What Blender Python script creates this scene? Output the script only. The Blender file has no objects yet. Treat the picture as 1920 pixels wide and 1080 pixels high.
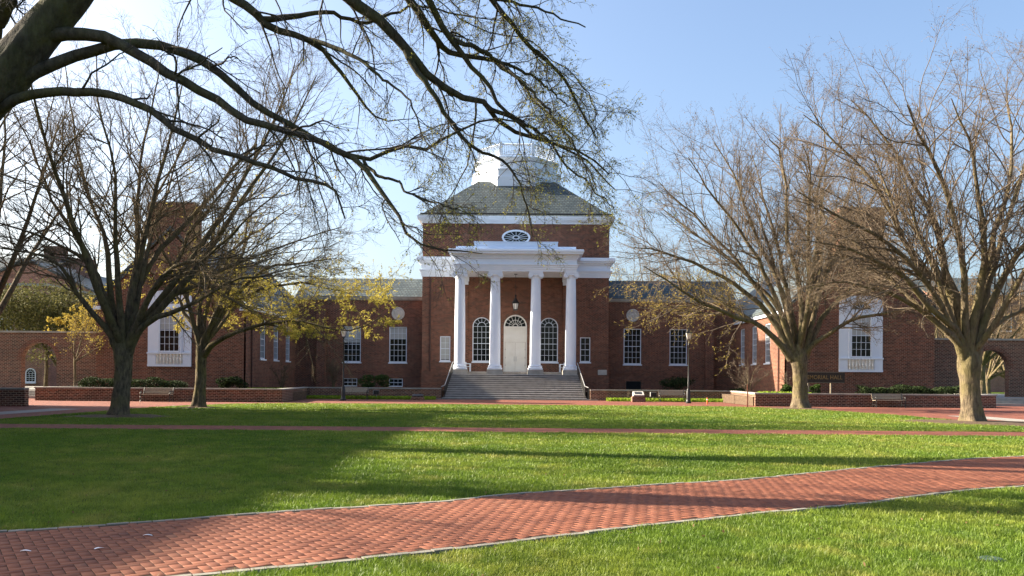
import bpy, math, random
import numpy as np
from mathutils import Vector, Matrix
R = math.radians
rng = np.random.default_rng(7)
random.seed(7)
sc = bpy.context.scene
col = sc.collection

# ------------------------------------------------------------------ camera
F, CX, HY, EYE, ROLL = 1550.0, 965.5, 711.0, 1.65, 0.008
cam = bpy.data.cameras.new('camera')
cam.sensor_width = 36.0
cam.lens = F / 1920 * 36
cam.shift_x = -(CX - 960) / 1920
cam.shift_y = (HY - 540) / 1920
cam.clip_end = 1500
cam_o = bpy.data.objects.new('camera', cam)
col.objects.link(cam_o)
cam_o.matrix_world = Matrix.Translation((0, 0, EYE)) @ Matrix.Rotation(R(90), 4, 'X') @ Matrix.Rotation(ROLL, 4, 'Z')
sc.camera = cam_o

# ------------------------------------------------------------------ sky, sun, exposure
SUN_EL, SUN_BACK = 27.0, 13.5          # low sun from the left, a little behind the hall front
sv = Vector((-math.cos(R(SUN_EL)) * math.cos(R(SUN_BACK)), math.cos(R(SUN_EL)) * math.sin(R(SUN_BACK)), math.sin(R(SUN_EL))))
w = bpy.data.worlds.new('World')
sc.world = w
w.use_nodes = True
wn = w.node_tree
bgn = wn.nodes['Background']
sky = wn.nodes.new('ShaderNodeTexSky')
sky.sky_type = 'NISHITA'
sky.sun_disc = False
sky.sun_elevation = R(SUN_EL)
sky.sun_rotation = math.atan2(sv.x, sv.y)
sky.air_density = 1.0
sky.dust_density = 4.0
sky.ozone_density = 2.6
wn.links.new(sky.outputs[0], bgn.inputs[0])
bgn.inputs[1].default_value = 0.074
sl = bpy.data.lights.new('sun', 'SUN')
sl.energy = 4.6
sl.angle = R(0.55)
sl.color = (1.0, 0.88, 0.70)
so = bpy.data.objects.new('sun', sl)
col.objects.link(so)
so.rotation_euler = sv.to_track_quat('Z', 'Y').to_euler()
sc.view_settings.view_transform = 'Standard'
sc.view_settings.look = 'None'
sc.view_settings.exposure = 2.12
sc.view_settings.gamma = 1.0

# ------------------------------------------------------------------ helpers
def at(x, y, d):
    """photo pixel + distance along the view -> world point"""
    dx, dy = x - CX, y - HY
    u, v = dx + ROLL * dy, dy - ROLL * dx
    return (u * d / F, d, EYE - v * d / F)

def ground(x, y):
    dx, dy = x - CX, y - HY
    v = dy - ROLL * dx
    return at(x, y, EYE * F / v)[:2]

def tag(o, label=None, cat=None, group=None, kind=None):
    if label: o['label'] = label
    if cat: o['category'] = cat
    if group: o['group'] = group
    if kind: o['kind'] = kind
    return o

def empty(name, loc=(0, 0, 0), label=None, cat=None, group=None):
    o = bpy.data.objects.new(name, None)
    o.location = loc
    o.empty_display_size = 0.3
    col.objects.link(o)
    return tag(o, label, cat, group)

def fast_mesh(name, verts, faces_list, smooth=False):
    """verts (n,3); faces_list: list of (m,k) index arrays"""
    me = bpy.data.meshes.new(name)
    verts = np.asarray(verts, dtype=np.float32)
    me.vertices.add(len(verts))
    me.vertices.foreach_set('co', verts.ravel())
    li = np.concatenate([f.ravel() for f in faces_list]).astype(np.int32)
    tot = np.concatenate([np.full(len(f), f.shape[1], dtype=np.int32) for f in faces_list])
    st = np.concatenate([[0], np.cumsum(tot)[:-1]]).astype(np.int32)
    me.loops.add(len(li))
    me.loops.foreach_set('vertex_index', li)
    me.polygons.add(len(tot))
    me.polygons.foreach_set('loop_start', st)
    me.polygons.foreach_set('loop_total', tot)
    if smooth:
        me.polygons.foreach_set('use_smooth', np.ones(len(tot), dtype=bool))
    me.update(calc_edges=True)
    return me

def link_mesh(name, me, mat, parent=None):
    o = bpy.data.objects.new(name, me)
    me.materials.append(mat)
    col.objects.link(o)
    if parent is not None:
        o.parent = parent
        n, p = Vector((0, 0, 0)), parent
        while p is not None:
            n += p.location
            p = p.parent
        me.transform(Matrix.Translation(-n))     # geometry is written in world coordinates
    return o

class MB:
    """collects shapes in world coordinates; build() links them as ONE mesh object"""
    def __init__(self, M=None):
        self.v, self.f, self.M = [], [], M
    def add(self, vs, fs):
        b = len(self.v)
        if self.M: vs = [self.M(*p) for p in vs]
        self.v += [tuple(p) for p in vs]
        self.f += [tuple(b + i for i in f) for f in fs]
        return self
    def box(self, x0, x1, y0, y1, z0, z1):
        return self.add([(x0,y0,z0),(x1,y0,z0),(x1,y1,z0),(x0,y1,z0),(x0,y0,z1),(x1,y0,z1),(x1,y1,z1),(x0,y1,z1)],
                 [(0,3,2,1),(4,5,6,7),(0,1,5,4),(1,2,6,5),(2,3,7,6),(3,0,4,7)])
    def quad(self, a, b, c, d):
        return self.add([a, b, c, d], [(0,1,2,3)])
    def prism(self, pts, y0, y1):
        """polygon pts (x,z) extruded along y"""
        n = len(pts)
        vs = [(x, y0, z) for x, z in pts] + [(x, y1, z) for x, z in pts]
        fs = [tuple(range(n)), tuple(range(2*n-1, n-1, -1))]
        fs += [(i, n+i, n+(i+1) % n, (i+1) % n) for i in range(n)]
        return self.add(vs, fs)
    def slab(self, pts, z0, z1):
        n = len(pts)
        vs = [(x, y, z0) for x, y in pts] + [(x, y, z1) for x, y in pts]
        fs = [tuple(range(n-1, -1, -1)), tuple(range(n, 2*n))]
        fs += [(i, (i+1) % n, n+(i+1) % n, n+i) for i in range(n)]
        return self.add(vs, fs)
    def lathe(self, cx, cy, prof, n=20, phase=0.0):
        vs, fs = [], []
        for r, z in prof:
            for k in range(n):
                a = phase + 2*math.pi*k/n
                vs.append((cx + r*math.cos(a), cy + r*math.sin(a), z))
        m = len(prof)
        for i in range(m-1):
            for k in range(n):
                fs.append((i*n+k, i*n+(k+1) % n, (i+1)*n+(k+1) % n, (i+1)*n+k))
        fs.append(tuple(range(n-1, -1, -1)))
        fs.append(tuple((m-1)*n+k for k in range(n)))
        return self.add(vs, fs)
    def tube(self, pts, r, n=6):
        P = [Vector(p) for p in pts]
        rs = r if isinstance(r, (list, tuple)) else [r]*len(P)
        vs, fs = [], []
        for i, p in enumerate(P):
            t = (P[min(i+1, len(P)-1)] - P[max(i-1, 0)]).normalized()
            ref = Vector((0,0,1)) if abs(t.z) < 0.9 else Vector((1,0,0))
            u = t.cross(ref).normalized(); v = t.cross(u)
            for k in range(n):
                a = 2*math.pi*k/n
                vs.append(tuple(p + rs[i]*(math.cos(a)*u + math.sin(a)*v)))
        for i in range(len(P)-1):
            for k in range(n):
                fs.append((i*n+k, i*n+(k+1) % n, (i+1)*n+(k+1) % n, (i+1)*n+k))
        fs.append(tuple(range(n-1, -1, -1)))
        fs.append(tuple((len(P)-1)*n+k for k in range(n)))
        return self.add(vs, fs)
    def build(self, name, mat, parent=None, smooth=None):
        me = bpy.data.meshes.new(name)
        me.from_pydata(self.v, [], self.f)
        if smooth:
            me.polygons.foreach_set('use_smooth', [True]*len(me.polygons))
            try: me.set_sharp_from_angle(angle=R(smooth))
            except Exception: pass
        me.update()
        return link_mesh(name, me, mat, parent)

def copy_tree(o, parent=None):
    c = o.copy()
    col.objects.link(c)
    c.parent = parent
    for ch in list(o.children): copy_tree(ch, c)
    return c

# ------------------------------------------------------------------ materials
class NT:
    def __init__(self, name):
        self.m = bpy.data.materials.new(name)
        self.m.use_nodes = True
        self.t = self.m.node_tree
        self.p = self.t.nodes['Principled BSDF']
    def n(self, typ, **kw):
        x = self.t.nodes.new(typ)
        for k, v in kw.items(): setattr(x, k, v)
        return x
    def l(self, a, b): self.t.links.new(a, b)
    def coord(self):
        return self.n('ShaderNodeTexCoord').outputs['Object']
    def noise(self, scale, detail=4, vec=None, rough=0.55):
        x = self.n('ShaderNodeTexNoise')
        x.inputs['Scale'].default_value = scale
        x.inputs['Detail'].default_value = detail
        x.inputs['Roughness'].default_value = rough
        self.l(vec if vec is not None else self.pos(), x.inputs['Vector'])
        return x.outputs['Fac']
    def pos(self):
        if not hasattr(self, '_g'): self._g = self.n('ShaderNodeNewGeometry')
        return self._g.outputs['Position']
    def ramp(self, fac, stops):
        x = self.n('ShaderNodeValToRGB')
        e = x.color_ramp.elements
        while len(e) < len(stops): e.new(0.5)
        for k, (p, c) in enumerate(stops):
            e[k].position = p; e[k].color = (*c, 1)
        self.l(fac, x.inputs['Fac'])
        return x.outputs['Color']
    def mix(self, fac, a, b, blend='MIX'):
        x = self.n('ShaderNodeMix', data_type='RGBA', blend_type=blend)
        for s, v in ((x.inputs[0], fac), (x.inputs[6], a), (x.inputs[7], b)):
            if hasattr(v, 'is_linked'): self.l(v, s)
            elif isinstance(v, (int, float)): s.default_value = v
            else: s.default_value = (*v, 1)
        return x.outputs[2]
    def math(self, op, a, b=None):
        x = self.n('ShaderNodeMath', operation=op)
        for s, v in ((x.inputs[0], a), (x.inputs[1], b)):
            if v is None: continue
            if hasattr(v, 'is_linked'): self.l(v, s)
            else: s.default_value = v
        return x.outputs[0]
    def bump(self, h, strength=0.4, dist=0.02):
        x = self.n('ShaderNodeBump')
        x.inputs['Strength'].default_value = strength
        x.inputs['Distance'].default_value = dist
        self.l(h, x.inputs['Height'])
        self.l(x.outputs['Normal'], self.p.inputs['Normal'])
    def wallcoord(self, horiz=False):
        """(along wall, up, 0) from position and face normal"""
        g = self.pos()
        sp = self.n('ShaderNodeSeparateXYZ'); self.l(g, sp.inputs[0])
        if horiz:
            return g
        ns = self.n('ShaderNodeSeparateXYZ'); self.l(self._g.outputs['True Normal'], ns.inputs[0])
        side = self.math('GREATER_THAN', self.math('ABSOLUTE', ns.outputs[0]), self.math('ABSOLUTE', ns.outputs[1]))
        mx = self.n('ShaderNodeMix', data_type='FLOAT')
        self.l(side, mx.inputs[0]); self.l(sp.outputs[0], mx.inputs[2]); self.l(sp.outputs[1], mx.inputs[3])
        cb = self.n('ShaderNodeCombineXYZ')
        self.l(mx.outputs[0], cb.inputs[0]); self.l(sp.outputs[2], cb.inputs[1])
        return cb.outputs[0]
    def done(self, color, rough=0.7, spec=0.3, metal=0.0):
        if hasattr(color, 'is_linked'): self.l(color, self.p.inputs['Base Color'])
        else: self.p.inputs['Base Color'].default_value = (*color, 1)
        if hasattr(rough, 'is_linked'): self.l(rough, self.p.inputs['Roughness'])
        else: self.p.inputs['Roughness'].default_value = rough
        self.p.inputs['Specular IOR Level'].default_value = spec
        self.p.inputs['Metallic'].default_value = metal
        return self.m

def brick_mat(name, c1, c2, mortar, bw=0.29, bh=0.105, ms=0.013, horiz=False, var=0.5, rot=0.0):
    t = NT(name)
    vec = t.wallcoord(horiz)
    if rot:
        mp = t.n('ShaderNodeMapping'); mp.inputs['Rotation'].default_value = (0, 0, rot)
        t.l(vec, mp.inputs['Vector']); vec = mp.outputs[0]
    b = t.n('ShaderNodeTexBrick')
    b.inputs['Scale'].default_value = 1.0
    b.inputs['Brick Width'].default_value = bw
    b.inputs['Row Height'].default_value = bh
    b.inputs['Mortar Size'].default_value = ms
    b.inputs['Mortar Smooth'].default_value = 0.2
    b.inputs['Bias'].default_value = 0.0
    b.inputs['Color1'].default_value = (*c1, 1)
    b.inputs['Color2'].default_value = (*c2, 1)
    b.inputs['Mortar'].default_value = (*mortar, 1)
    t.l(vec, b.inputs['Vector'])
    big = t.ramp(t.noise(0.5, 6, None, .65), [(0.28, (0.45, 0.45, 0.48)), (0.72, (1.3, 1.22, 1.15))])
    c = t.mix(var, b.outputs['Color'], big, 'MULTIPLY')
    fine = t.ramp(t.noise(5.0, 5, None, .75), [(0.28, (0.55, 0.55, 0.55)), (0.72, (1.4, 1.4, 1.4))])
    c = t.mix(0.75, c, fine, 'MULTIPLY')
    t.bump(t.math('SUBTRACT', 1.0, b.outputs['Fac']), 0.5, 0.008)
    return t.done(c, 0.85, 0.2)

M = {}
M['brick'] = brick_mat('brick', (0.205, 0.064, 0.036), (0.075, 0.026, 0.019), (0.27, 0.185, 0.13), ms=0.016)
M['brick_wall'] = brick_mat('garden_brick', (0.165, 0.055, 0.032), (0.042, 0.017, 0.014), (0.34, 0.25, 0.18), ms=0.018)
M['far_brick'] = brick_mat('far_brick', (0.30, 0.13, 0.085), (0.20, 0.085, 0.06), (0.38, 0.32, 0.27))
M['plaza'] = brick_mat('plaza_brick', (0.26, 0.086, 0.052), (0.16, 0.052, 0.036), (0.11, 0.07, 0.055), bw=0.2, bh=0.1, ms=0.006, horiz=True, var=0.4, rot=0.6)

def slate():
    t = NT('slate')
    g = t.pos()
    ns = t.n('ShaderNodeSeparateXYZ'); t.l(t._g.outputs['True Normal'], ns.inputs[0])
    sp = t.n('ShaderNodeSeparateXYZ'); t.l(g, sp.inputs[0])
    side = t.math('GREATER_THAN', t.math('ABSOLUTE', ns.outputs[0]), t.math('ABSOLUTE', ns.outputs[1]))
    mx = t.n('ShaderNodeMix', data_type='FLOAT')
    t.l(side, mx.inputs[0]); t.l(sp.outputs[0], mx.inputs[2]); t.l(sp.outputs[1], mx.inputs[3])
    cb = t.n('ShaderNodeCombineXYZ'); t.l(mx.outputs[0], cb.inputs[0]); t.l(sp.outputs[2], cb.inputs[1])
    b = t.n('ShaderNodeTexBrick')
    for k, v in (('Scale', 1.0), ('Brick Width', 0.32), ('Row Height', 0.21), ('Mortar Size', 0.032), ('Mortar Smooth', 0.3), ('Bias', 0.0)):
        b.inputs[k].default_value = v
    b.inputs['Color1'].default_value = (0.095, 0.118, 0.122, 1)
    b.inputs['Color2'].default_value = (0.042, 0.062, 0.072, 1)
    b.inputs['Mortar'].default_value = (0.018, 0.022, 0.022, 1)
    t.l(cb.outputs[0], b.inputs['Vector'])
    c = t.mix(0.6, b.outputs['Color'], t.ramp(t.noise(0.8, 5), [(0.3, (0.7, 0.75, 0.72)), (0.7, (1.25, 1.2, 1.1))]), 'MULTIPLY')
    t.bump(t.math('SUBTRACT', 1.0, b.outputs['Fac']), 0.6, 0.02)
    return t.done(c, 0.6, 0.4)
M['slate'] = slate()

def speckled(name, a, b, scale=6.0, rough=0.7, spec=0.3, bump=0.0, lo=0.3, hi=0.7):
    t = NT(name)
    f = t.noise(scale, 5)
    if bump: t.bump(f, bump, 0.02)
    return t.done(t.ramp(f, [(lo, a), (hi, b)]), rough, spec)
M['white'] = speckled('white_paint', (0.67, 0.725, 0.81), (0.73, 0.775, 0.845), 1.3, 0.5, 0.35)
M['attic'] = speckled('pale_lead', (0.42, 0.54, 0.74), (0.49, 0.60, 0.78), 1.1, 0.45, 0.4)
M['cream'] = speckled('cream_paint', (0.74, 0.70, 0.62), (0.82, 0.79, 0.72), 1.5, 0.55, 0.3)
M['stone'] = speckled('limestone', (0.42, 0.40, 0.36), (0.56, 0.53, 0.48), 3.0, 0.85, 0.2, 0.1)
M['coping'] = speckled('coping_stone', (0.25, 0.235, 0.205), (0.38, 0.355, 0.31), 2.0, 0.85, 0.2, 0.1)
M['granite'] = speckled('lit_tread_granite', (0.36, 0.34, 0.32), (0.50, 0.475, 0.445), 2.2, 0.8, 0.25, 0.1)  # treads lighter than the risers: the light on them is in the colour
M['granite_shaded'] = speckled('shaded_riser_granite', (0.16, 0.152, 0.145), (0.25, 0.24, 0.23), 2.2, 0.85, 0.2, 0.1)  # darker copy for the risers, with the shade below the nosings painted in
M['concrete'] = speckled('concrete', (0.22, 0.21, 0.19), (0.30, 0.285, 0.26), 1.2, 0.9, 0.15)
M['black'] = speckled('black_iron', (0.012, 0.012, 0.013), (0.022, 0.022, 0.022), 5, 0.45, 0.4)
M['steel'] = speckled('rail_steel', (0.25, 0.25, 0.25), (0.35, 0.35, 0.34), 8, 0.4, 0.5)
M['bench_wood'] = speckled('weathered_wood', (0.23, 0.19, 0.14), (0.36, 0.30, 0.22), 14, 0.75, 0.2)
M['soil'] = speckled('mulch_soil', (0.055, 0.038, 0.026), (0.15, 0.105, 0.07), 9, 0.95, 0.1, 0.5)
M['gold'] = speckled('gold_paint', (0.20, 0.12, 0.04), (0.27, 0.165, 0.055), 8, 0.5, 0.4)
M['sign_board'] = speckled('sign_board', (0.030, 0.022, 0.017), (0.045, 0.034, 0.026), 6, 0.6, 0.3)
M['lamp_glass'] = speckled('frosted_glass', (0.70, 0.69, 0.64), (0.80, 0.78, 0.72), 5, 0.3, 0.5)
M['orange'] = speckled('orange_stake', (0.60, 0.13, 0.03), (0.70, 0.17, 0.04), 8, 0.6, 0.3)
M['rust'] = speckled('rust_red_stake', (0.12, 0.04, 0.025), (0.17, 0.055, 0.03), 8, 0.7, 0.2)
M['pipe'] = speckled('brown_pipe', (0.05, 0.022, 0.018), (0.07, 0.03, 0.024), 6, 0.5, 0.3)
M['scrap'] = speckled('pale_paper', (0.66, 0.68, 0.74), (0.78, 0.80, 0.84), 20, 0.3, 0.6)
M['green_lid'] = speckled('green_plastic', (0.035, 0.06, 0.045), (0.06, 0.09, 0.07), 10, 0.5, 0.4)
M['blind'] = speckled('window_blind', (0.36, 0.37, 0.35), (0.43, 0.43, 0.41), 2, 0.8, 0.2)

def glass(name, tint=(0.008, 0.010, 0.011)):
    t = NT(name)
    f = t.noise(0.7, 3)
    c = t.ramp(f, [(0.35, tint), (0.65, (tint[0]*2.2, tint[1]*2.0, tint[2]*1.6))])
    t.bump(t.noise(1.1, 2), 0.05, 0.05)
    return t.done(c, 0.05, 0.28)
M['glass'] = glass('window_glass')

def bark(name, a, b, moss=None):
    t = NT(name)
    mp = t.n('ShaderNodeMapping'); mp.inputs['Scale'].default_value = (1, 1, 0.28)
    t.l(t.pos(), mp.inputs['Vector'])
    f = t.noise(11, 6, mp.outputs[0], 0.65)
    c = t.ramp(f, [(0.3, a), (0.68, b)])
    if moss:
        c = t.mix(t.math('MULTIPLY', t.ramp(t.noise(1.6, 4), [(0.42, (0, 0, 0)), (0.62, (1, 1, 1))]), 0.65), c, moss)
    c = t.mix(0.7, c, t.ramp(t.noise(3.2, 5, None, .7), [(0.3, (0.5, 0.5, 0.5)), (0.7, (1.35, 1.32, 1.28))]), 'MULTIPLY')
    t.bump(f, 1.0, 0.06)
    return t.done(c, 0.92, 0.12)
M['bark_dark'] = bark('dark_bark', (0.025, 0.022, 0.018), (0.10, 0.086, 0.068), (0.075, 0.075, 0.03))
M['bark_left'] = bark('olive_bark', (0.045, 0.036, 0.025), (0.19, 0.145, 0.093), (0.13, 0.11, 0.045))
M['bark_tan'] = bark('tan_bark', (0.06, 0.047, 0.033), (0.225, 0.175, 0.115), (0.14, 0.118, 0.05))
M['twig_dark'] = speckled('dark_twig', (0.03, 0.026, 0.022), (0.08, 0.07, 0.056), 4, 0.9, 0.1)
M['twig_left'] = speckled('olive_twig', (0.08, 0.06, 0.038), (0.20, 0.15, 0.09), 3, 0.9, 0.1)
M['twig_tan'] = speckled('tan_twig', (0.085, 0.066, 0.050), (0.185, 0.143, 0.103), 3, 0.9, 0.1)
M['twig_far'] = speckled('far_twig', (0.08, 0.062, 0.045), (0.15, 0.118, 0.085), 2, 0.9, 0.1)

def leafm(name, a, b, trans=0.35, scale=5, lo=0.35, hi=0.65):
    t = NT(name)
    c = t.ramp(t.noise(scale, 4), [(lo, a), (hi, b)])
    t.done(c, 0.75, 0.1)
    tr = t.n('ShaderNodeBsdfTranslucent'); t.l(c, tr.inputs['Color'])
    mx = t.n('ShaderNodeMixShader'); mx.inputs[0].default_value = trans
    out = t.t.nodes['Material Output']
    t.l(t.p.outputs[0], mx.inputs[1]); t.l(tr.outputs[0], mx.inputs[2]); t.l(mx.outputs[0], out.inputs['Surface'])
    return t.m
M['bud_green'] = leafm('yellow_green_bud', (0.16, 0.17, 0.035), (0.38, 0.35, 0.08))
M['bud_gold'] = leafm('golden_bud', (0.26, 0.19, 0.035), (0.50, 0.39, 0.075))
M['bud_yellow'] = leafm('pale_yellow_leaf', (0.36, 0.29, 0.045), (0.64, 0.54, 0.12), 0.45)
M['bud_brown'] = leafm('russet_bud', (0.13, 0.082, 0.045), (0.24, 0.16, 0.08))
M['shrub_dark'] = leafm('dark_shrub_leaf', (0.014, 0.024, 0.010), (0.045, 0.065, 0.022), 0.2)
M['shrub_green'] = leafm('green_shrub_leaf', (0.03, 0.055, 0.016), (0.075, 0.12, 0.03), 0.25)
M['evergreen'] = leafm('olive_leaf', (0.055, 0.06, 0.022), (0.17, 0.155, 0.05), 0.25)
M['lime'] = leafm('lime_groundcover', (0.13, 0.21, 0.015), (0.27, 0.36, 0.04), 0.4)

def lawn():
    t = NT('lawn')
    big = t.noise(0.22, 5)
    c = t.ramp(big, [(0.3, (0.045, 0.085, 0.010)), (0.5, (0.065, 0.105, 0.013)), (0.72, (0.095, 0.12, 0.025))])
    c = t.mix(0.7, c, t.ramp(t.noise(14, 5), [(0.25, (0.5, 0.5, 0.45)), (0.75, (1.4, 1.35, 1.3))]), 'MULTIPLY')
    t.bump(t.noise(30, 4), 0.8, 0.05)
    return t.done(c, 0.9, 0.1)
M['lawn'] = lawn()

def blade():
    t = NT('grass_blade')
    big = t.noise(0.22, 5)
    c = t.ramp(big, [(0.3, (0.085, 0.165, 0.016)), (0.5, (0.15, 0.225, 0.024)), (0.72, (0.27, 0.30, 0.05))])
    dry = t.ramp(t.noise(0.9, 6, None, .7), [(0.52, (0, 0, 0)), (0.68, (1, 1, 1))])
    c = t.mix(t.math('MULTIPLY', dry, 0.6), c, (0.33, 0.30, 0.075))
    c = t.mix(0.85, c, t.ramp(t.noise(2.6, 5, None, 0.7), [(0.3, (0.40, 0.52, 0.42)), (0.7, (1.5, 1.38, 1.3))]), 'MULTIPLY')
    c = t.mix(0.8, c, t.ramp(t.noise(38, 2), [(0.3, (0.6, 0.65, 0.6)), (0.72, (1.45, 1.35, 1.5))]), 'MULTIPLY')
    t.done(c, 0.5, 0.3)
    tr = t.n('ShaderNodeBsdfTranslucent'); t.l(c, tr.inputs['Color'])
    mx = t.n('ShaderNodeMixShader'); mx.inputs[0].default_value = 0.35
    t.l(t.p.outputs[0], mx.inputs[1]); t.l(tr.outputs[0], mx.inputs[2])
    t.l(mx.outputs[0], t.t.nodes['Material Output'].inputs['Surface'])
    return t.m
M['blade'] = blade()

def paver():
    t = NT('paver')
    a = t.n('ShaderNodeAttribute', attribute_name='tint', attribute_type='GEOMETRY')
    c = t.ramp(a.outputs['Fac'], [(0.0, (0.125, 0.045, 0.027)), (0.35, (0.172, 0.061, 0.034)), (0.7, (0.205, 0.076, 0.042)), (1.0, (0.19, 0.084, 0.05))])
    c = t.mix(0.6, c, t.ramp(t.noise(28, 6, None, 0.7), [(0.25, (0.78, 0.78, 0.8)), (0.75, (1.18, 1.17, 1.15))]), 'MULTIPLY')
    c = t.mix(0.7, c, t.ramp(t.noise(0.9, 4), [(0.3, (0.78, 0.76, 0.78)), (0.7, (1.1, 1.1, 1.08))]), 'MULTIPLY')
    t.bump(t.noise(150, 3), 0.25, 0.002)
    return t.done(c, 0.75, 0.2)
M['paver'] = paver()
M['joint'] = speckled('joint_sand', (0.035, 0.022, 0.016), (0.075, 0.048, 0.034), 20, 0.95, 0.1)
M['edging'] = speckled('edging_stone', (0.15, 0.14, 0.115), (0.27, 0.255, 0.21), 5, 0.85, 0.2, 0.2)

# ------------------------------------------------------------------ ground, walks
def resample(pts, step):
    P = np.array(pts, dtype=float)
    # Catmull-Rom then even spacing
    Q = []
    for i in range(len(P)-1):
        p0, p1, p2, p3 = P[max(i-1, 0)], P[i], P[i+1], P[min(i+2, len(P)-1)]
        for t in np.linspace(0, 1, 12, endpoint=False):
            Q.append(0.5*((2*p1) + (-p0+p2)*t + (2*p0-5*p1+4*p2-p3)*t*t + (-p0+3*p1-3*p2+p3)*t**3))
    Q.append(P[-1]); Q = np.array(Q)
    s = np.concatenate([[0], np.cumsum(np.linalg.norm(np.diff(Q, axis=0), axis=1))])
    n = max(2, int(round(s[-1]/step))+1)
    u = np.linspace(0, s[-1], n)
    return np.stack([np.interp(u, s, Q[:, k]) for k in range(Q.shape[1])], axis=1)

g = MB(); g.quad((-500,-60,0), (500,-60,0), (500,700,0), (-500,700,0))
tag(g.build('ground', M['lawn']), kind='structure')

inner = [(-19.2,-20),(-19.3,20),(-19.4,42),(-19.0,47),(-17.2,50.9),(-14,52.9),(-7,53.3),(7,53.3),(13.5,53.0),(16.3,51.3),(18.1,47),(19.3,41),(19.4,20),(19.4,-20)]
outer = [(-31,-20),(-31,20),(-34,42),(-38,47),(-42,60),(-16,66.4),(-7,66.4),(7,66.4),(16,66.4),(42,60),(38,47),(34,41),(31,20),(31,-20)]
p = MB()
for i in range(len(inner)-1):
    p.quad((*inner[i],.006), (*outer[i],.006), (*outer[i+1],.006), (*inner[i+1],.006))
tag(p.build('brick_plaza', M['plaza']), kind='structure')
p = MB()
for s in (-1, 1):
    p.quad((s*21.4,-20,.011), (s*23.0,-20,.011), (s*23.0,41,.011), (s*21.4,41,.011))
tag(p.build('concrete_walk', M['concrete']), kind='structure')
p = MB(); p.quad((-19.25,25.6,.006), (19.35,25.6,.006), (19.35,27.9,.006), (-19.25,27.9,.006))
tag(p.build('cross_path', M['plaza']), kind='structure')
# foreground path of herringbone pavers
far_px = [(0,1000),(320,977),(600,957),(811,944),(965,928),(1110,919),(1300,906),(1402,900),(1621,878.5),(1840,860),(1920,857)]
near_px = [(426,1080),(569,1064),(700,1052),(782,1043),(965,1021),(1147,998),(1329,977),(1475,962),(1621,948),(1767,928),(1913,915)]
farE = [ground(*q) for q in far_px]; nearE = [ground(*q) for q in near_px]
farE = [(-19.3, farE[0][1]-(19.3+farE[0][0])*0.50)] + farE + [(19.4, farE[-1][1]+(19.4-farE[-1][0])*0.42)]
nearE = [(-19.3, nearE[0][1]-(19.3+nearE[0][0])*0.50)] + nearE + [(19.4, nearE[-1][1]+(19.4-nearE[-1][0])*0.42)]
farL, nearL = resample(farE, 0.25), resample(nearE, 0.25)
def between(x, y, off=0.0):
    return (y < np.interp(x, farL[:,0], farL[:,1]) - off) & (y > np.interp(x, nearL[:,0], nearL[:,1]) + off)
xs = np.linspace(-19.25, 19.35, 120)
fy, ny = np.interp(xs, farL[:,0], farL[:,1]), np.interp(xs, nearL[:,0], nearL[:,1])
p = MB()
for i in range(len(xs)-1):
    p.quad((xs[i],ny[i],.0215), (xs[i+1],ny[i+1],.0215), (xs[i+1],fy[i+1],.0215), (xs[i],fy[i],.0215))
path = tag(p.build('brick_path', M['joint']), kind='structure')
# bricks as chamfered blocks laid in a herringbone
A = 0.615; ca, sa = math.cos(A), math.sin(A)
bl, bw_, gap, ch = 0.190, 0.095, 0.0075, 0.0025
cells = []
for i in range(-290, 290):
    for j in range(-150, 290):
        m = (i - j) % 4
        if m == 0:  cells.append((i, j, 2, 1))
        elif m == 2: cells.append((i, j, 1, 2))
# classic herringbone: horizontal brick at (i,j) when (i-j)%4==0, vertical at (i,j) when (i-j)%4==2 one row lower
C = np.array(cells, dtype=float)
hor = C[:,2] == 2
x0 = C[:,0]*bw_; y0 = np.where(hor, C[:,1]*bw_, (C[:,1]-1)*bw_)
x1 = x0 + C[:,2]*bw_; y1 = y0 + C[:,3]*bw_
x0 += gap/2; x1 -= gap/2; y0 += gap/2; y1 -= gap/2
cxs, cys = (x0+x1)/2, (y0+y1)/2
wx, wy = cxs*ca - cys*sa, cxs*sa + cys*ca + 9.0
keep = between(wx, wy, 0.13) & (np.abs(wx) < 0.75*wy + 2)
x0, x1, y0, y1 = x0[keep], x1[keep], y0[keep], y1[keep]
n = len(x0)
zt = 0.026 + rng.normal(0, 0.0011, n)
tilt = rng.normal(0, 0.003, (n, 2))
V = np.zeros((n, 12, 3))
for k, (fx, fy_) in enumerate(((0,0),(1,0),(1,1),(0,1))):
    bx = np.where(fx, x1, x0); by = np.where(fy_, y1, y0)
    V[:, k] = np.stack([bx, by, np.full(n, 0.0)], 1)
    V[:, 4+k] = np.stack([bx, by, zt-ch], 1)
    tx = bx + (ch if fx == 0 else -ch); ty = by + (ch if fy_ == 0 else -ch)
    V[:, 8+k] = np.stack([tx, ty, zt + tilt[:,0]*(tx-(x0+x1)/2) + tilt[:,1]*(ty-(y0+y1)/2)], 1)
VX = V[...,0]*ca - V[...,1]*sa; VY = V[...,0]*sa + V[...,1]*ca + 9.0
V = np.stack([VX, VY, V[...,2]], -1).reshape(-1, 3)
base = np.array([(8,9,10,11)] + [(4+k, 4+(k+1)%4, 8+(k+1)%4, 8+k) for k in range(4)] + [(k, (k+1)%4, 4+(k+1)%4, 4+k) for k in range(4)])
Fc = (np.arange(n)[:,None,None]*12 + base[None]).reshape(-1, 4)
me = fast_mesh('pavers', V, [Fc])
at_ = me.attributes.new('tint', 'FLOAT', 'FACE')
at_.data.foreach_set('value', np.repeat(np.clip(rng.normal(0.5, 0.17, n), 0, 1), 9).astype(np.float32))
po = link_mesh('paver', me, M['paver'], path); po['kind'] = 'stuff'
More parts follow.
